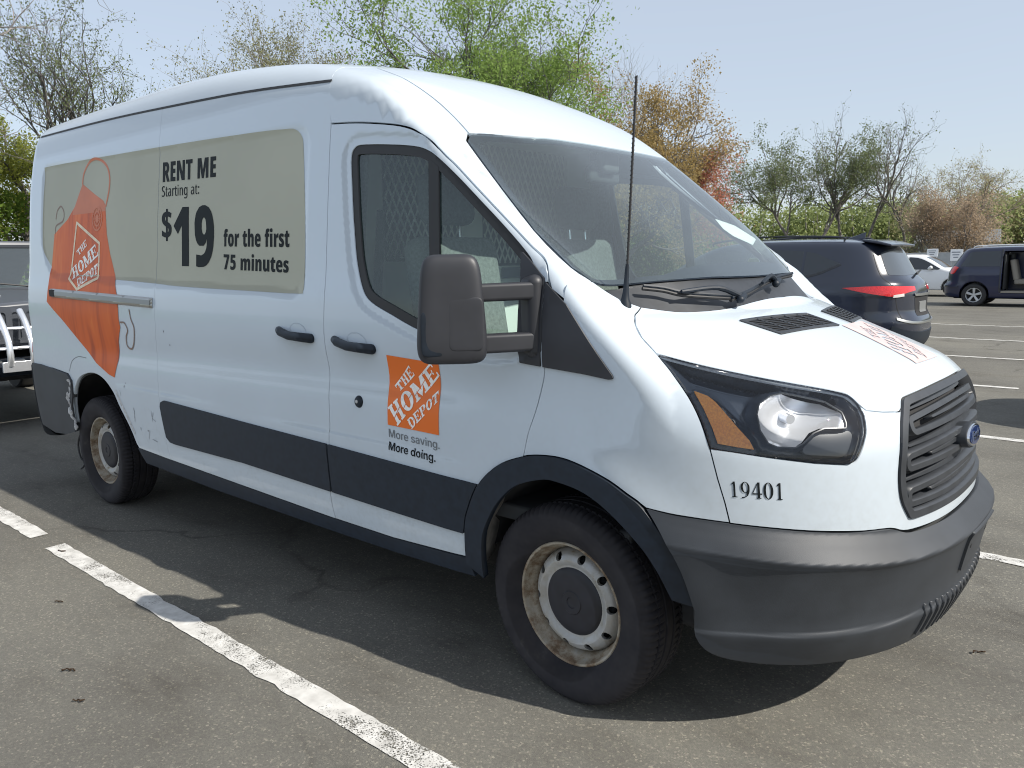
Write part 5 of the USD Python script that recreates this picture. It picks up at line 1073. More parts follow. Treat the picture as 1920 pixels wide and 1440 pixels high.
def road_wheel(parent, x, y, z, R, w, spokes=5):
    W_ = thing('wheel', None, None, parent=parent); sd = -1 if y < 0 else 1
    g = (lambda m: m) if sd < 0 else mirror
    t = vfn(tuple(lathe([(.62 * R, w * .40), (.70 * R, w * .47), (.85 * R, w * .5), (.95 * R, w * .45), (R, w * .36), (R, -w * .36), (.95 * R, -w * .45), (.7 * R, -w * .47)], 48)), 40)
    put(W_, 'tyre', moved(g(t), (x, y, z)), 'rubber')
    rim = [vfn(tuple(lathe([(.60 * R, w * .40), (.64 * R, w * .42), (.62 * R, w * .36), (.56 * R, w * .2), (.56 * R, -w * .3)], 40)), 30), vfn(tuple(lathe([(0, w * .34), (.12 * R, w * .33), (.16 * R, w * .26)], 24)), 30)]
    for k in range(spokes):
        a = 2 * math.pi * k / spokes + .3; d = np.array([math.cos(a), 0, math.sin(a)]); n = np.array([-math.sin(a), 0, math.cos(a)])
        rim.append(vfn(hull([(d * .10 * R + [0, -w * .28, 0] + n * .05 * R, .012), (d * .10 * R + [0, -w * .28, 0] - n * .05 * R, .012), (d * .58 * R + [0, -w * .33, 0] + n * .085 * R, .012), (d * .58 * R + [0, -w * .33, 0] - n * .085 * R, .012)], 10)))
    put(W_, 'rim', moved(g(cat(rim)), (x, y, z)), 'alloy')
    put(W_, 'brake_disc', moved(g(vfn(tuple(lathe([(0, w * .1), (.55 * R, w * .1), (.55 * R, -w * .1)], 32)))), (x, y, z)), 'dark_liner')

CSIDE = Dom('side')
# navy crossover: nose-in, tail towards the aisle
SUV = thing('crossover_car', 'dark navy crossover parked beyond the van bonnet, tail lights facing out', 'car', (-3.70, 8.95, 0), 180.0)
ZTs = curve([(-2.6,1.0),(-2.30,1.42),(-2.06,1.665),(-1.90,1.725),(-1.3,1.775),(-.4,1.785),(.2,1.74),(.55,1.62),(1.0,1.36),(1.35,1.16),(1.6,1.11),(2.2,1.02),(2.5,.86)])
Ws = curve([(.2,.84),(.35,.92),(.55,.955),(.8,.965),(1.0,.965),(1.12,.95),(1.25,.90),(1.5,.815),(1.65,.755),(1.8,.70)])
XFs = curve([(.2,2.30),(.5,2.47),(.8,2.46),(1.1,2.3)]); XRs = curve([(.2,-2.36),(.40,-2.48),(.62,-2.50),(.80,-2.43),(1.0,-2.43),(1.14,-2.40),(1.28,-2.27),(1.45,-2.17),(1.62,-2.08),(1.8,-1.98)])
GS = car_G(ZTs, Ws, XFs, XRs, 3.0, .09, 1.3, -1.35, ((1.52, .36, .42), (-1.34, .36, .42)))
put(SUV, 'body', surface_net(GS, (-2.62, -1.04, .18), (2.6, 1.04, 1.86), .028), 'navy_paint')
SL = Dom('side', sign=1); SRr = Dom('ster', (-1.5, 0, 1.15), (-1, .0, 0)); 
def cpanel(parent, name, g, dom, G, off, material, both=True, h=.05, lip=.012, **k):
    m = panel(g, dom, G, off, h=h, lip=lip, gap=0); put(parent, name, m, material, **k)
    if both: put(parent, name, mirror(m), material)
dlo = soften(Polygon(np.vstack([cr([(-1.60,1.425),(-1.40,1.50),(-1.22,1.575),(-.9,1.615),(-.3,1.635),(.3,1.585),(.62,1.47),(1.02,1.20)], 4), cr([(.95,1.155),(.2,1.175),(-.5,1.205),(-1.12,1.255),(-1.35,1.31)], 4)])), .01)
for a, b in ((-9, -1.10), (-1.06, -.20), (-.12, 9)): cpanel(SUV, 'side_window', dlo.intersection(sbox(a, 0, b, 9)), SL, GS, .003, 'dark_glass')
cpanel(SUV, 'window_trim', dlo.exterior.buffer(.014).intersection(sbox(-2, 1.0, 2, 1.42)), SL, GS, .005, 'grille_plastic')
rw = soften(poly(SRr, [(-2.06,.60,1.60),(-2.06,-.60,1.60)], [(-2.19,-.72,1.42),(-2.27,-.76,1.295)], [(-2.30,-.4,1.265),(-2.30,.4,1.265)], [(-2.27,.76,1.295),(-2.19,.72,1.42)]), .03)
cpanel(SUV, 'rear_window', rw, SRr, GS, .004, 'rear_glass', False)
sp = hull([((-1.98, s * .62, 1.705), .020) for s in (-1, 1)] + [((-2.14, s * .58, 1.665), .014) for s in (-1, 1)] + [((-2.16, s * .2, 1.672), .014) for s in (-1, 1)] + [((-1.80, s * .60, 1.735), .020) for s in (-1, 1)], 14)
put(SUV, 'roof_spoiler', sp, 'navy_paint')
TLD = Dom('ster', (-1.55, .25, 1.08), (-1, .9, 0))
tl = poly(TLD, cr([(-1.66,.97,1.105),(-1.95,.95,1.125),(-2.2,.88,1.135),(-2.36,.70,1.13),(-2.42,.34,1.118)], 4), cr([(-2.43,.34,1.06),(-2.40,.55,1.035),(-2.30,.76,.985),(-2.15,.90,1.005),(-1.90,.96,1.05)], 4))
cpanel(SUV, 'tail_light', tl, TLD, GS, .014, 'red_lamp', True, .03, .02)
cl = poly(TLD, [(-2.30,.77,1.005),(-2.38,.62,1.025),(-2.39,.62,.985),(-2.30,.78,.965)]); cpanel(SUV, 'reverse_lamp', cl, TLD, GS, .016, 'clear_lamp', True, .03)
hs = LineString(TLD.to2(np.array(cr([(-2.02,.72,1.62),(-2.12,.80,1.45),(-2.24,.85,1.27),(-2.33,.78,1.14)], 4)))).buffer(.006); cpanel(SUV, 'hatch_seam', hs, TLD, GS, .0015, 'dark_gap', True, .02, 0)
hs = LineString(TLD.to2(np.array(cr([(-2.36,.76,.98),(-2.40,.74,.80),(-2.44,.68,.64)], 4)))).buffer(.006); cpanel(SUV, 'hatch_seam', hs, TLD, GS, .0015, 'dark_gap', True, .02, 0)
pr = soften(poly(SRr, [(-2.42,.34,.98),(-2.42,-.34,.98)], [(-2.45,-.30,.72),(-2.45,.30,.72)]), .03); cpanel(SUV, 'plate_recess', pr, SRr, GS, .003, 'dark_gap', False)
cpanel(SUV, 'number_plate', soften(poly(SRr, [(-2.42,.16,.91),(-2.42,-.16,.91)], [(-2.45,-.16,.76),(-2.45,.16,.76)]), .01), SRr, GS, .012, 'plate_grey', False)
cpanel(SUV, 'garnish', poly(SRr, [(-2.42,.36,1.02),(-2.42,-.36,1.02)], [(-2.43,-.36,.985),(-2.43,.36,.985)]), SRr, GS, .022, 'brushed_steel', False)
cpanel(SUV, 'rear_diffuser', soften(poly(SRr, [(-2.35,.86,.55),(-2.5,.4,.50),(-2.5,-.4,.50),(-2.35,-.86,.55)], [(-2.30,-.84,.30),(-2.3,.84,.30)]), .02), SRr, GS, .010, 'black_moulding', False)
cpanel(SUV, 'bumper_strip', poly(SRr, cr([(-2.40,.80,.66),(-2.5,.3,.645),(-2.5,-.3,.645),(-2.40,-.80,.66)], 4), cr([(-2.40,-.80,.63),(-2.5,-.3,.615),(-2.5,.3,.615),(-2.40,.80,.63)], 4)), SRr, GS, .012, 'brushed_steel', False, .03)
put(SUV, 'rear_wiper', vfn(hull([((-2.335, -.02, 1.275), .018), ((-2.285, -.42, 1.315), .010)], 10)), 'rubber')
put(SUV, 'roof_aerial', vfn(hull([((-1.62, 0, 1.775), .02), ((-1.42, 0, 1.765), .02), ((-1.64, 0, 1.855), .006)], 10)), 'navy_paint')
for s in (-1, 1): put(SUV, 'roof_rail', tube(cr([(-1.55, s * .60, 1.735), (-1.45, s * .60, 1.79), (-.4, s * .60, 1.82), (.35, s * .57, 1.76), (.42, s * .57, 1.70)], 5), .015, 8), 'grille_plastic')
for s in (-1, 1): put(SUV, 'wing_mirror', vfn(hull([((.72, s * 1.02, 1.20), .05), ((.72, s * 1.10, 1.22), .06), ((.66, s * 1.06, 1.16), .05)], 12)), 'navy_paint')
for x in (-1.34, 1.52):
    for s in (-1, 1): road_wheel(SUV, x, s * .83, .37, .37, .235)

# navy minivan with its sliding door open
MV = thing('minivan', 'navy minivan with open sliding door across the aisle', 'minivan', (-1.76, 24.72, 0))
ZTm = curve([(-2.6,1.0),(-2.35,1.22),(-2.12,1.52),(-1.98,1.68),(-1.7,1.735),(-.8,1.76),(.2,1.74),(.7,1.63),(1.3,1.32),(1.75,1.08),(2.2,.98),(2.6,.80)])
Wm = curve([(.2,.86),(.4,.95),(.6,.975),(.9,.975),(1.08,.955),(1.3,.885),(1.55,.80),(1.8,.71)])
XFm = curve([(.2,2.36),(.5,2.54),(.8,2.50),(1.1,2.3)]); XRm = curve([(.2,-2.42),(.38,-2.53),(.60,-2.53),(.72,-2.46),(1.0,-2.42),(1.2,-2.31),(1.45,-2.16),(1.7,-2.0)])
door_cut = lambda p: np.minimum(np.minimum(np.minimum(p[..., 0] + .93, .38 - p[..., 0]), np.minimum(p[..., 2] - .40, 1.60 - p[..., 2])), -.10 - p[..., 1])
GM = car_G(ZTm, Wm, XFm, XRm, 3.2, .09, 1.4, -1.5, ((1.45, .34, .40), (-1.61, .34, .385)), lambda p: -door_cut(p))
put(MV, 'body', surface_net(GM, (-2.65, -1.05, .18), (2.7, 1.05, 1.84), .034), 'van_navy')
qw = soften(Polygon([(-2.02,1.17),(-1.80,1.575),(-1.66,1.60),(-1.0,1.61),(-.985,1.17)]), .02); cpanel(MV, 'quarter_window', qw, CSIDE, GM, .004, 'dark_glass')
cpanel(MV, 'front_window', soften(Polygon([(.46,1.15),(.46,1.60),(.62,1.565),(1.30,1.18),(1.28,1.13)]), .02), CSIDE, GM, .004, 'dark_glass')
rwm = soften(poly(SRr, [(-2.06,.66,1.60),(-2.06,-.66,1.60)], [(-2.31,-.80,1.19),(-2.31,.80,1.19)]), .03); cpanel(MV, 'rear_window', rwm, SRr, GM, .004, 'dark_glass', False)
TLM = Dom('ster', (-1.6, -.25, 1.05), (-1, -.9, 0))
cpanel(MV, 'tail_light', soften(poly(TLM, cr([(-2.36,-.78,1.19),(-2.26,-.88,1.20),(-2.12,-.93,1.16)], 4), cr([(-2.18,-.94,1.07),(-2.26,-.95,.97),(-2.36,-.90,.93),(-2.42,-.80,.96)], 4)), .01), TLM, GM, .012, 'red_lamp', True, .03)
cpanel(MV, 'bumper_moulding', soften(poly(TLM, [(-2.05,-.97,.60),(-2.45,-.80,.62),(-2.53,-.40,.62),(-2.53,-.40,.56),(-2.45,-.80,.56),(-2.05,-.97,.55)]), .004), TLM, GM, .018, 'van_navy', True, .04)
put(MV, 'pillar_strip', panel(sbox(-.975, .42, -.94, 1.66), CSIDE, GM, .006, h=.05, lip=.02, gap=0), 'grille_plastic')
put(MV, 'cabin_floor', moved(vfn(rbox((1.3, .84, .06), .01)), (-.28, -.52, .43)), 'tan_cloth')
MS = thing('cabin_seat', None, None, parent=MV)
put(MS, 'seat_cushion', moved(vfn(rbox((.48, .46, .16), .05)), (-.42, -.42, .72)), 'tan_cloth'); put(MS, 'seat_back', moved(vfn(rbox((.16, .46, .62), .05)), (-.66, -.42, 1.06), rot([0, 1, 0], -12)), 'tan_cloth'); put(MS, 'headrest', moved(vfn(rbox((.10, .26, .18), .04)), (-.74, -.42, 1.46)), 'cabin_dark')
put(MV, 'cabin_trim', moved(vfn(rbox((.05, .7, 1.0), .02)), (-.88, -.50, 1.0)), 'cabin_dark')
for s in (-1, 1): put(MV, 'roof_rail', tube(cr([(-1.75, s * .62, 1.70), (-1.6, s * .62, 1.765), (-.6, s * .62, 1.785), (.3, s * .60, 1.73), (.4, s * .60, 1.68)], 5), .016, 8), 'silver_white')
# the open sliding door leaf stands proud of the flank, further forward
for x in (-1.61, 1.45):
    for s in (-1, 1): road_wheel(MV, x, s * .85, .33, .33, .215)
put(MV, 'underbody', moved(vfn(rbox((4.4, 1.4, .14), .03)), (0, 0, .29)), 'dark_liner')

# small white car behind the minivan
def sedan(name, label, loc, rz, paint='silver_white'):
    S = thing(name, label, 'car', loc, rz)
    Z = curve([(-2.3,.85),(-2.1,1.0),(-1.7,1.10),(-1.35,1.26),(-.9,1.45),(-.3,1.56),(.1,1.55),(.5,1.41),(1.05,1.08),(1.3,1.01),(1.8,.92),(2.15,.80),(2.3,.66)])
    W = curve([(.15,.80),(.35,.87),(.6,.90),(.85,.895),(1.0,.87),(1.2,.78),(1.4,.68),(1.6,.60)])
    G = car_G(Z, W, curve([(.15,2.1),(.45,2.27),(.7,2.24),(1.0,2.0)]), curve([(.15,-2.1),(.45,-2.27),(.8,-2.25),(1.1,-2.1)]), 2.8, .10, 1.2, -1.3, ((1.35, .32, .37), (-1.30, .32, .37)))
    put(S, 'body', surface_net(G, (-2.4, -.98, .12), (2.4, .98, 1.65), .034), paint)
    d = soften(Polygon(np.vstack([cr([(-1.35,1.08),(-1.0,1.31),(-.4,1.44),(.05,1.43),(.40,1.31),(.92,1.02)], 4), [(.85,.985),(-.3,1.0)]])), .015)
    for a, b in ((-9, -.26), (-.20, 9)): cpanel(S, 'side_window', d.intersection(sbox(a, 0, b, 9)), CSIDE, G, .004, 'dark_glass')
    WD = Dom('ster', (0, 0, .9), (1, 0, .9)); cpanel(S, 'windscreen', soften(poly(WD, [(.36,-.56,1.44),(.36,.56,1.44)], [(1.08,.74,1.07),(1.12,0,1.07),(1.08,-.74,1.07)]), .03), WD, G, .004, 'rear_glass', False)
    RD = Dom('ster', (0, 0, .9), (-1, 0, .8)); cpanel(S, 'rear_window', soften(poly(RD, [(-.92,.54,1.41),(-.92,-.54,1.41)], [(-1.62,-.66,1.12),(-1.62,.66,1.12)]), .03), RD, G, .004, 'dark_glass', False)
    FD = Dom('ster', (1.2, 0, .6), (1, 0, 0)); cpanel(S, 'headlight', soften(poly(FD, [(2.1,-.80,.72),(2.2,-.5,.70),(2.2,-.5,.62),(2.1,-.82,.62)]), .01), FD, G, .008, 'clear_lamp')
    cpanel(S, 'grille', soften(poly(FD, [(2.25,-.42,.66),(2.25,.42,.66),(2.25,.36,.42),(2.25,-.36,.42)]), .02), FD, G, .006, 'grille_plastic', False)
    for s in (-1, 1): put(S, 'wing_mirror', vfn(hull([((.62, s * .90, 1.05), .05), ((.62, s * 1.0, 1.07), .065), ((.56, s * .97, 1.03), .05)], 12)), paint)
    cpanel(S, 'door_handle', sbox(-.15, .84, .03, .87), CSIDE, G, .016, paint)
    for x in (1.35, -1.30):
        for s in (-1, 1): road_wheel(S, x, s * .78, .325, .325, .21)
    return S
sedan('sedan_car', 'small white car seen between the crossover tail and the minivan', (-6.45, 30.3, 0), 0)
sedan('sedan_car', 'grey car standing in the aisle, known by its dark shadow on the asphalt', (2.95, 6.10, 0), 180, 'jeep_grey')

# tall white van, only its tail corner in view
TV = thing('delivery_van', 'tall white van whose tail with red lamp shows above the minivan at the frame edge', 'van', (-1.55, 39.5, 0))
GT = car_G(curve([(-2.8,2.72),(.8,2.74),(1.3,2.4),(1.7,1.7),(2.6,1.2),(2.8,1.0)]), curve([(.2,.93),(.6,1.0),(1.2,1.0),(2.0,.94),(2.7,.86)]), curve([(.2,2.6),(.8,2.75),(1.2,2.7),(2.7,1.5)]), curve([(.2,-2.75),(1.0,-2.78),(2.0,-2.75),(2.7,-2.68)]), 3.6, .12, 1.2, -2.0, ((1.7, .36, .42), (-1.6, .36, .42)))
put(TV, 'body', surface_net(GT, (-2.9, -1.08, .18), (2.9, 1.08, 2.85), .05), 'silver_white')
TLT = Dom('ster', (-2.0, -.3, 1.5), (-1, -.9, 0)); cpanel(TV, 'tail_light', poly(TLT, [(-2.74,-.86,2.02),(-2.66,-.95,2.02),(-2.68,-.97,1.55),(-2.75,-.88,1.55)]), TLT, GT, .012, 'red_lamp', True, .04)
cpanel(TV, 'side_window', soften(Polygon([(.5,1.35),(.5,1.9),(1.1,1.9),(1.5,1.4)]), .03), CSIDE, GT, .005, 'dark_glass')
for x in (1.7, -1.6):
    for s in (-1, 1): road_wheel(TV, x, s * .88, .35, .35, .22)

# dark off-roader nose with a chrome brush guard, behind the van tail
JP = thing('off_roader', 'dark grey off-roader with chrome brush guard and paper behind its windscreen', 'car', (-7.05, -.17, 0))
JD = {}
gr_pl = sbox(-.58, .78, .58, 1.17).buffer(-.04).buffer(.04)
for k in range(7): gr_pl = gr_pl.difference(sbox(-.40 + k * .125 - .036, .845, -.40 + k * .125 + .036, 1.115).buffer(-.03).buffer(.03))
for s in (-1, 1): gr_pl = gr_pl.difference(Point(s * .50, .98).buffer(.088, 16)) if False else gr_pl
gm = trimesh.creation.extrude_polygon(gr_pl, .05, engine='earcut'); v = np.array(gm.vertices); gm.vertices = np.stack([-.14 + v[:, 2], v[:, 0], v[:, 1]], -1); gm.fix_normals()
GRJ = put(JP, 'grille', gm, 'jeep_grey', smooth=30)
put(GRJ, 'grille_back', moved(vfn(rbox((.02, 1.1, .36), .005)), (-.17, 0, .97)), 'dark_gap')
put(JP, 'bonnet', vfn(hull([((-.16, s * .60, 1.13), .05) for s in (-1, 1)] + [((-.16, 0, 1.165), .05)] + [((-1.32, s * .70, 1.23), .06) for s in (-1, 1)] + [((-1.32, 0, 1.275), .06)] + [((-.16, s * .60, .80), .04) for s in (-1, 1)] + [((-1.32, s * .70, .80), .05) for s in (-1, 1)], 18)), 'jeep_grey')
put(JP, 'body_tub', vfn(hull([((-1.45, s * .78, z), .05) for s in (-1, 1) for z in (.62, 1.22)] + [((-3.9, s * .78, z), .05) for s in (-1, 1) for z in (.62, 1.22)], 14)), 'jeep_grey')
a0, a1 = np.array([-1.40, 0, 1.30]), np.array([-1.74, 0, 1.80])
for s in (-1, 1): put(JP, 'windscreen_frame', tube([a0 + [0, s * .70, -.03], a1 + [0, s * .63, 0]], .042, 10), 'jeep_grey')
put(JP, 'windscreen_frame', tube([a1 + [0, -.63, 0], a1 + [0, .63, 0]], .045, 10), 'jeep_grey'); put(JP, 'windscreen_frame', tube([a0 + [0, -.70, -.02], a0 + [0, .70, -.02]], .05, 10), 'jeep_grey')
dv = a1 - a0; nrm = np.array([dv[2], 0, -dv[0]]) / np.linalg.norm(dv)
def jq(y0, y1, t0, t1, d): return np.array([a0 + dv * t + nrm * d + [0, y, 0] for y, t in ((y0, t0), (y1, t0), (y1, t1), (y0, t1))]), np.array([[0, 1, 2], [0, 2, 3]])
put(JP, 'windscreen', vfn(jq(-.66, .66, .02, .98, 0), False), 'windscreen_glass')
put(JP, 'dashboard', moved(vfn(rbox((.35, 1.3, .25), .05)), (-1.75, 0, 1.22)), 'dash_grey')
put(JP, 'roof_top', vfn(hull([((-1.78, s * .62, 1.80), .045) for s in (-1, 1)] + [((-3.85, s * .64, 1.80), .05) for s in (-1, 1)] + [((-3.9, s * .72, 1.25), .04) for s in (-1, 1)] + [((-2.9, s * .72, 1.25), .04) for s in (-1, 1)], 14)), 'dark_liner')
pp = np.array([a0 + dv * t + nrm * .012 + [0, y, 0] for y, t in ((-.46, .74), (-.26, .64), (-.10, .42), (-.38, .20))]); put(JP, 'windscreen_paper', vfn((pp, np.array([[0, 1, 2], [0, 2, 3]])), False), 'paper')
pp = np.array([a0 + dv * t + nrm * .012 + [0, y, 0] for y, t in ((-.12, .92), (-.04, .92), (-.04, .78), (-.12, .78))]); put(JP, 'sticker_or_sunlit_patch', vfn((pp, np.array([[0, 1, 2], [0, 2, 3]])), False), 'paper')
pp = np.array([a0 + dv * t + nrm * .012 + [0, y, 0] for y, t in ((-.08, .36), (.04, .36), (.05, .16), (-.05, .16))]); put(JP, 'sticker_or_sunlit_patch', vfn((pp, np.array([[0, 1, 2], [0, 2, 3]])), False), 'teal_sticker')
for s in (-1, 1):
    put(JP, 'headlight', moved(vfn(tuple(tube([(-.10, 0, 0), (-.06, 0, 0)], .085, 28))), (-.0, s * .54, 1.0)), 'reflector')
    put(JP, 'front_wing', vfn(hull([((-.10, s * .70, 1.02), .035), ((-.10, s * .92, .98), .035), ((-.95, s * .92, 1.02), .035), ((-.95, s * .72, 1.05), .035), ((.02, s * .90, .82), .03), ((.02, s * .66, .84), .03)], 12)), 'black_moulding')
    put(JP, 'wiper', tube([a0 + [0.02, s * .35 + .1, .03], a0 + [-.01, s * .35 - .25, .075]], .010, 6), 'rubber')
put(JP, 'front_bumper', moved(vfn(rbox((.16, 1.55, .17), .04)), (.05, 0, .60)), 'black_moulding')
BG = put(JP, 'brush_guard', [vfn(tuple(tube(cr([(.20, y, .63), (.225, y, .72), (.20, y, .86), (.10, y * 1.02, 1.02), (-.02, y * 1.03, 1.13)], 5), .030, 12))) for y in (-.33, -.135, .135, .33)], 'guard_chrome')
for z, x in ((.97, .125), (.79, .21)): put(BG, 'guard_bar', tube([(x - .02, -.62, z), (x - .01, 0, z), (x - .02, .62, z)], .017, 10), 'guard_chrome')
put(BG, 'guard_plate', moved(vfn(rbox((.03, .80, .10), .006)), (.20, 0, .615)), 'guard_chrome')
put(JP, 'bonnet_paper', moved(vfn(rbox((.24, .40, .003), .001)), (-.75, -.30, 1.268), rot([0, 1, 0], 3.5)), 'paper')
for x in (-.52, -3.0):
    for s in (-1, 1): road_wheel(JP, x, s * .76, .37, .37, .24)
put(JP, 'underbody', moved(vfn(rbox((3.6, 1.0, .2), .03)), (-1.9, 0, .55)), 'dark_liner')
# ---------------------------------------------------------------- trees
def grow(rng, height, spread, trunk_r, trunk_frac=.25, stems=1, up=.35, levels=4, kids=(7, 6, 5), droop=0.0, lean=(0, 0), spread_angle=48):
    """branch polylines [(points, radii, level)] of a tree standing at the origin"""
    out = []
    def branch(p, d, length, r, level):
        n = 6 if level < 2 else 4
        P, d = [p], d / np.linalg.norm(d)
        for i in range(n):
            d = d + rng.normal(0, .10 + .05 * level, 3) + [0, 0, (up - droop * level) * .16]
            d = d / np.linalg.norm(d); P.append(P[-1] + d * length / n)
        P = np.array(P); out.append((P, np.linspace(r, r * (.42 if level < levels - 1 else .5), n + 1), level))
        if level + 1 >= levels: return
        nk = kids[min(level, len(kids) - 1)] + rng.integers(-1, 2)
        for k in range(nk):
            t = rng.uniform(.30 if level else max(trunk_frac, .3), 1.0) if k else 1.0
            i = min(int(t * n), n - 1); q = P[i] + (P[i + 1] - P[i]) * (t * n - i); ax = P[i + 1] - P[i]; ax /= np.linalg.norm(ax)
            s = rng.normal(0, 1, 3); s -= ax * (s @ ax); s /= np.linalg.norm(s)
            an = math.radians(rng.normal(spread_angle, 10) * (0.55 if k == 0 else 1))
            nd = ax * math.cos(an) + s * math.sin(an) * np.array([spread, spread, .9])
            branch(q, nd, length * rng.uniform(.50, .74) * (1.05 - .35 * t if level == 0 else 1), r * (.62 - .18 * t), level + 1)
    for s in range(stems):
        a = 2 * math.pi * s / max(stems, 1) + rng.uniform(0, 1)
        d = np.array([math.cos(a) * (.30 if stems > 1 else .04) + lean[0], math.sin(a) * (.30 if stems > 1 else .04) + lean[1], 1.0])
        branch(np.array([0.06 * math.cos(a), .06 * math.sin(a), -.1]) * (stems > 1) + [0, 0, -.05], d, height * rng.uniform(.55, .66), trunk_r * (1 if stems == 1 else .7), 0)
    return out
def tubes_of(bs, sides):
    return cat([vfn_fast(tube(P, R, sides, False)) for P, R, _ in bs])
def vfn_fast(m):
    V, F = m; N = np.zeros_like(V); fn = np.cross(V[F[:, 1]] - V[F[:, 0]], V[F[:, 2]] - V[F[:, 0]])
    for k in range(3): np.add.at(N, F[:, k], fn)
    return V, F, N / np.maximum(np.linalg.norm(N, axis=1, keepdims=True), 1e-12)
def leaf_faces(rng, centres, size, flat=.5, ratio=.55):
    """one small folded diamond per centre"""
    n = len(centres); a = rng.normal(0, 1, (n, 3)); a /= np.linalg.norm(a, axis=1, keepdims=True)
    b = rng.normal(0, 1, (n, 3)); b[:, 2] *= flat; b -= a * (a * b).sum(1, keepdims=True); b /= np.linalg.norm(b, axis=1, keepdims=True)
    s = size * rng.uniform(.6, 1.3, (n, 1)); c = np.cross(a, b)
    V = np.stack([centres - a * s, centres + b * s * ratio + c * s * .15, centres + a * s, centres - b * s * ratio + c * s * .15], 1).reshape(-1, 3)
    i = np.arange(n)[:, None] * 4; F = np.vstack([i + [0, 1, 2], i + [0, 2, 3]])
    N = np.repeat(c, 4, axis=0); return V, F, N
def leaf_points(rng, bs, n, lo, jitter, lmin=2, clump=None):
    tw = [b for b in bs if b[2] >= lmin]; L = np.array([np.linalg.norm(b[0][-1] - b[0][0]) for b in tw]); pick = rng.choice(len(tw), n, p=L / L.sum())
    out = np.empty((n, 3))
    for j, k in enumerate(pick):
        P = tw[k][0]; t = rng.uniform(lo, 1) * (len(P) - 1); i = min(int(t), len(P) - 2); out[j] = P[i] + (P[i + 1] - P[i]) * (t - i)
    out = out + rng.normal(0, jitter, (n, 3))
    if clump is not None:
        keep = meshkit.noise(out * clump[0] + 17.3, 3) > clump[1]; out = out[keep]
    return out
TREES = []
def tree(name, label, loc, height, seed, leaf, n_leaf, size, bark='bark', jitter=.10, lo=.2, lmin=2, clump=None, crown_name='crown', leaf2=None, top=None, **k):
    rng = np.random.default_rng(seed)
    bs = grow(rng, height, **{'rng': rng, **{}} if False else {}, **k) if False else grow(rng, height, **k)
    zmax = max(b[0][:, 2].max() for b in bs); s = height / zmax; bs = [(P * s, R, l) for P, R, l in bs]
    T = thing(name, label, 'tree', loc)
    put(T, 'trunk', tubes_of([b for b in bs if b[2] <= 1], 7), bark)
    fine = [b for b in bs if b[2] >= 2]
    if fine: put(T, 'twigs', tubes_of(fine, 3), bark, kind='stuff')
    if n_leaf:
        c = leaf_points(rng, bs, n_leaf, lo, jitter, lmin, clump)
        if leaf2:
            m = leaf2[1](c, rng); put(T, crown_name, leaf_faces(rng, c[m], size), leaf2[0], kind='stuff'); c = c[~m]
        put(T, crown_name, leaf_faces(rng, c, size), leaf, kind='stuff')
    return T
B5 = dict(levels=5, kids=(8, 5, 4, 4))
tree('bare_tree', 'tall bare grey tree with bending branches at the upper frame corner above the van tail', (-19.2, 2.7, 0), 11.8, 3, 'leaf_dark_bud', 900, .03, 'bark_pale', spread=1.1, trunk_r=.15, up=.42, trunk_frac=.5, **B5)
tree('budding_tree', 'dark thin-branched tree with tiny new leaves above the van tail', (-22.9, 7.2, 0), 9.4, 14, 'leaf_dark_bud', 9000, .034, 'bark_dark', jitter=.10, spread=.8, trunk_r=.14, up=.55, stems=2, spread_angle=36, trunk_frac=.5, levels=5, kids=(7, 5, 3, 3))
tree('yellow_tree', 'low yellow-green leafy tree behind the rear corner of the van', (-26.3, 6.3, 0), 6.4, 8, 'leaf_yellow', 42000, .050, 'bark', jitter=.24, clump=(1.1, .40), spread=1.1, trunk_r=.14, levels=4, kids=(9, 6, 5), up=.2)
tree('blossom_tree', 'wide pale tree with sparse creamy buds above the van side', (-22.4, 13.2, 0), 10.4, 31, 'leaf_bud', 60000, .036, 'bark_pale', jitter=.10, spread=1.0, trunk_r=.13, up=.42, stems=5, spread_angle=38, **B5)
tree('green_tree', 'bright spring-green tree rising behind the van roof', (-15.4, 15.6, 0), 11.8, 22, 'leaf_green', 95000, .047, 'bark_dark', jitter=.22, clump=(1.3, .42), spread=1.0, trunk_r=.14, up=.45, stems=3, spread_angle=42, **B5)
tree('slender_tree', 'fine bare tree between the green and the orange tree', (-15.3, 20.6, 0), 9.8, 41, 'leaf_dark_bud', 900, .03, 'bark_pale', spread=.8, trunk_r=.10, up=.5, stems=2, spread_angle=34, trunk_frac=.5, **B5)
redmask = lambda c, rng: (c[:, 2] < 4.6 + rng.normal(0, .4, len(c))) & (c[:, 0] * .75 + c[:, 1] * .65 > 2.6)
tree('orange_tree', 'orange-brown maple with reddish lower sprays beside the windscreen', (-13.4, 20.2, 0), 8.6, 52, 'leaf_orange', 95000, .042, 'bark', jitter=.20, clump=(1.2, .36), leaf2=('leaf_red', redmask), spread=1.15, trunk_r=.16, up=.22, levels=5, kids=(12, 7, 5, 4))
tree('half_leafed_tree', 'half-leafed greenish tree above the crossover roof', (-15.7, 43.6, 0), 9.4, 63, 'leaf_dark_bud', 24000, .055, 'bark', jitter=.15, spread=1.1, trunk_r=.18, up=.4, stems=2, trunk_frac=.6, spread_angle=42, levels=5, kids=(7, 5, 3, 3))
tree('bare_tree', 'tallest bare tree above the gap between crossover and minivan', (-13.6, 45.6, 0), 10.6, 76, 'leaf_dark_bud', 1200, .06, 'bark', spread=.95, trunk_r=.18, up=.5, stems=2, spread_angle=36, trunk_frac=.6, levels=5, kids=(7, 4, 3, 3))
tree('bare_tree', 'slim bare tree standing apart above the small white car', (-11.2, 47.2, 0), 8.0, 85, 'leaf_dark_bud', 500, .05, 'bark', spread=.85, trunk_r=.13, up=.5, trunk_frac=.6, levels=5, kids=(7, 4, 3, 3))
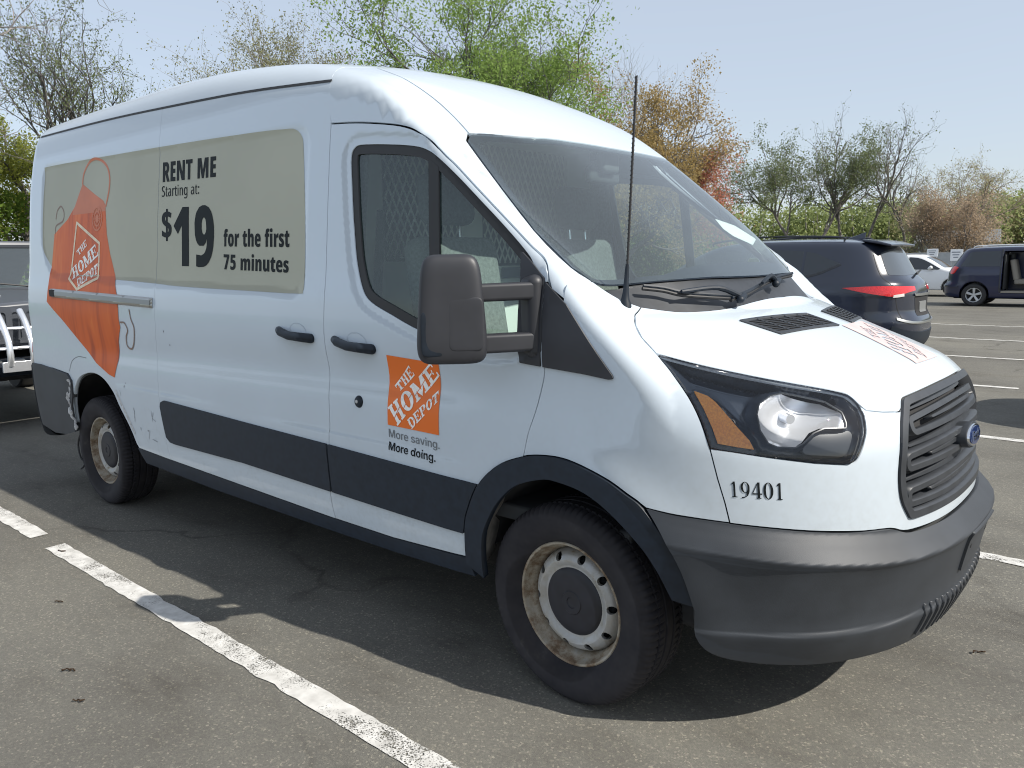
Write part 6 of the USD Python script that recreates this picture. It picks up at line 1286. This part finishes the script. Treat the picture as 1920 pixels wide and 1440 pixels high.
tree('pinkish_tree', 'wide pinkish-grey bare tree highest above the minivan', (-10.2, 55.0, 0), 8.4, 93, 'leaf_hazel', 8000, .05, 'bark_pink', spread=1.4, trunk_r=.15, up=.25, stems=2, trunk_frac=.6, **B5)
tree('russet_tree', 'russet-leafed round tree just above the minivan roof', (-7.9, 43.0, 0), 5.0, 104, 'leaf_russet', 18000, .055, 'bark_pale', jitter=.22, clump=(1.0, .30), spread=1.0, trunk_r=.10, up=.4, stems=4, levels=4, kids=(8, 6, 5), spread_angle=34)
tree('grey_tree', 'small grey twiggy tree beside the russet tree and white sign', (-9.2, 43.6, 0), 4.1, 115, 'leaf_hazel', 900, .05, 'bark_pale', spread=1.0, trunk_r=.08, up=.35, **B5)

# woodland edge far behind the car park: one mass of trunks and foliage
rng = np.random.default_rng(7)
W_C, W_D, W_T = [], [], []
ed = np.array([[-95., 33.], [-62., 42.], [-40., 54.], [-26., 62.], [-12., 70.], [4., 80.], [30., 96.]])
tt = np.concatenate([[0], np.cumsum(np.linalg.norm(np.diff(ed, axis=0), axis=1))])
for i in range(300):
    t = rng.uniform(0, tt[-1]); p = np.array([np.interp(t, tt, ed[:, 0]), np.interp(t, tt, ed[:, 1])]) + rng.normal(0, 2.2, 2)
    d = math.hypot(p[0] - 1.5, p[1] + 3); h = (d * .074 + 1.25) * rng.uniform(.82, 1.0); r = h * rng.uniform(.34, .46)
    n = 900; q = rng.normal(0, 1, (n, 3)); q /= np.linalg.norm(q, axis=1, keepdims=True); q *= rng.uniform(.25, 1, (n, 1)) ** .45
    c = q * [r, r, h * .52] + [p[0], p[1], h * .50]; c = c[c[:, 2] > .1]; c = c[meshkit.noise(c * .9, 5) > .30]
    (W_D if (p[0] > -17 and rng.random() < .5) else W_C).append(c)
    P = np.array([[p[0], p[1], 0], [p[0] + rng.normal(0, .2), p[1], h * .5], [p[0] + rng.normal(0, .4), p[1], h * .92]]); W_T.append(vfn_fast(tube(P, [.09, .06, .02], 4, False)))
WD = thing('woodland', 'hazy green and brown woodland edge along the far side of the car park', 'woodland')
tag(stage.GetPrimAtPath(WD), kind='stuff')
put(WD, 'trunks', cat(W_T), 'bark_pale', kind='stuff')
put(WD, 'foliage', leaf_faces(rng, np.vstack(W_C), .16), 'leaf_wood', kind='stuff')
put(WD, 'foliage', leaf_faces(rng, np.vstack(W_D), .16), 'leaf_hazel', kind='stuff')

# leafy bushes at the lot edge behind the off-roader
def bush(label, x, y, h, r, seed, leaf='leaf_bush', n=8000):
    rng = np.random.default_rng(seed); B = thing('bush', label, 'bush', (x, y, 0))
    q = rng.normal(0, 1, (n, 3)); q /= np.linalg.norm(q, axis=1, keepdims=True); q *= rng.uniform(.3, 1, (n, 1)) ** .4
    c = q * [r, r, h * .55] + [0, 0, h * .5]; c += .35 * (meshkit.noise(c * .9, seed) - .5)[:, None] * [1, 1, 1.4]; c = c[(c[:, 2] > .05) & (meshkit.noise(c * 1.4, seed + 2) > .30)]
    put(B, 'foliage', leaf_faces(rng, c, .070), leaf, kind='stuff')
    S = []
    for k in range(14):
        a = rng.uniform(0, 6.28); e = np.array([math.cos(a) * r * .7, math.sin(a) * r * .7, h * rng.uniform(.6, .95)]); S.append(vfn_fast(tube(np.array([[0, 0, 0], e * [.4, .4, .55], e]), [.035, .022, .008], 4, False)))
    put(B, 'stems', cat(S), 'bark', kind='stuff')
for i, (x, y, h, r, lab) in enumerate([(-26.0, 5.4, 3.7, 1.9, 'dense green bush at the frame edge above the off-roader'), (-25.2, 8.0, 3.3, 1.9, 'green bush half hidden by the van rear corner'), (-23.6, 11.2, 3.0, 2.0, 'green bush hidden behind the van cargo body, seen through the cab'), (-20.8, 15.2, 2.8, 2.0, 'green bush low behind the van roofline'),
        (-18.6, 18.6, 2.9, 1.9, 'green bush low behind the van cab, second seen through the glass'), (-16.4, 21.6, 2.8, 1.9, 'green bush behind the windscreen of the van'), (-14.0, 24.2, 2.7, 1.8, 'green bush below the orange tree')]):
    bush(lab, x, y, h, r, 200 + i)

# slatted grey fence with two white notice boards along the far edge
FN = thing('fence', 'long grey panelled fence at the far edge of the car park', 'fence', (-16.0, 39.2, 0), 6.0)
for k in range(16):
    put(FN, 'fence_panel', moved(vfn(rbox((1.94, .03, 1.55), .01)), (1.0 + 2 * k, 0, .86)), 'fence_grey')
    put(FN, 'fence_post', tube([(2 * k, 0, 0), (2 * k, 0, 1.78)], .035, 8), 'alloy')
def board(label, x, y, z, w, h):
    S = thing('notice_board', label, 'sign', (x, y, 0), 5.0)
    put(S, 'sign_panel', moved(vfn(rbox((w, .03, h), .008)), (0, 0, z)), 'sign_white')
    for i in range(3): put(S, 'sign_text', moved(vfn(rbox((w * (.7 - .15 * i), .004, h * .09), .0015)), (-w * .05, -.018, z + h * (.25 - .22 * i))), 'sign_print')
    for s in (-1, 1): put(S, 'sign_post', tube([(s * w * .38, .03, 0), (s * w * .38, .03, z + h * .4)], .025, 8), 'alloy')
board('white notice board on the fence above the small white car', -7.75, 37.9, 1.62, .46, .36)
board('white notice board on the fence half hidden by the minivan tail', -6.75, 37.9, 1.50, .50, .52)
GBX = thing('shed', 'low pale shed with a pitched roof behind the fence and russet tree', 'shed', (-9.6, 52.0, 0), 8)
put(GBX, 'shed_wall', moved(vfn(rbox((4.0, 3.0, 2.2), .02)), (0, 0, 1.1)), 'fence_grey')
put(GBX, 'shed_roof', vfn(hull([((sx * 2.2, sy * 1.7, 2.22), .04) for sx in (-1, 1) for sy in (-1, 1)] + [((sx * 2.2, 0, 2.95), .04) for sx in (-1, 1)], 8)), 'plate_grey')

# small litter on the near asphalt
rng = np.random.default_rng(3)
for i, (x, y, lab) in enumerate([(-1.62, -2.02, 'dark curled dead leaf on the near asphalt, larger of two close together'), (-1.36, -2.09, 'small dark dead leaf on the near asphalt, beside a larger one'), (-3.03, -1.53, 'dark twig lying on the end of the long stall line'), (-2.33, -1.80, 'dark bit of bark on sunlit asphalt left of the mirror shadow'), (1.02, .28, 'dark clod on the asphalt beyond the van front bumper')]):
    n = 7; P = np.array([[x + .006 * k + rng.normal(0, .003), y + .004 * k + rng.normal(0, .004), .006 + rng.uniform(0, .008)] for k in range(n)]) * [1, 1, .8]
    p = stage.GetPrimAtPath(put('/World', 'dead_leaf' if i < 2 else 'bark_scrap', tube(P, rng.uniform(.0015, .0042, n), 6), 'dry_leaf')); tag(p, lab, 'leaf' if i < 2 else 'litter')
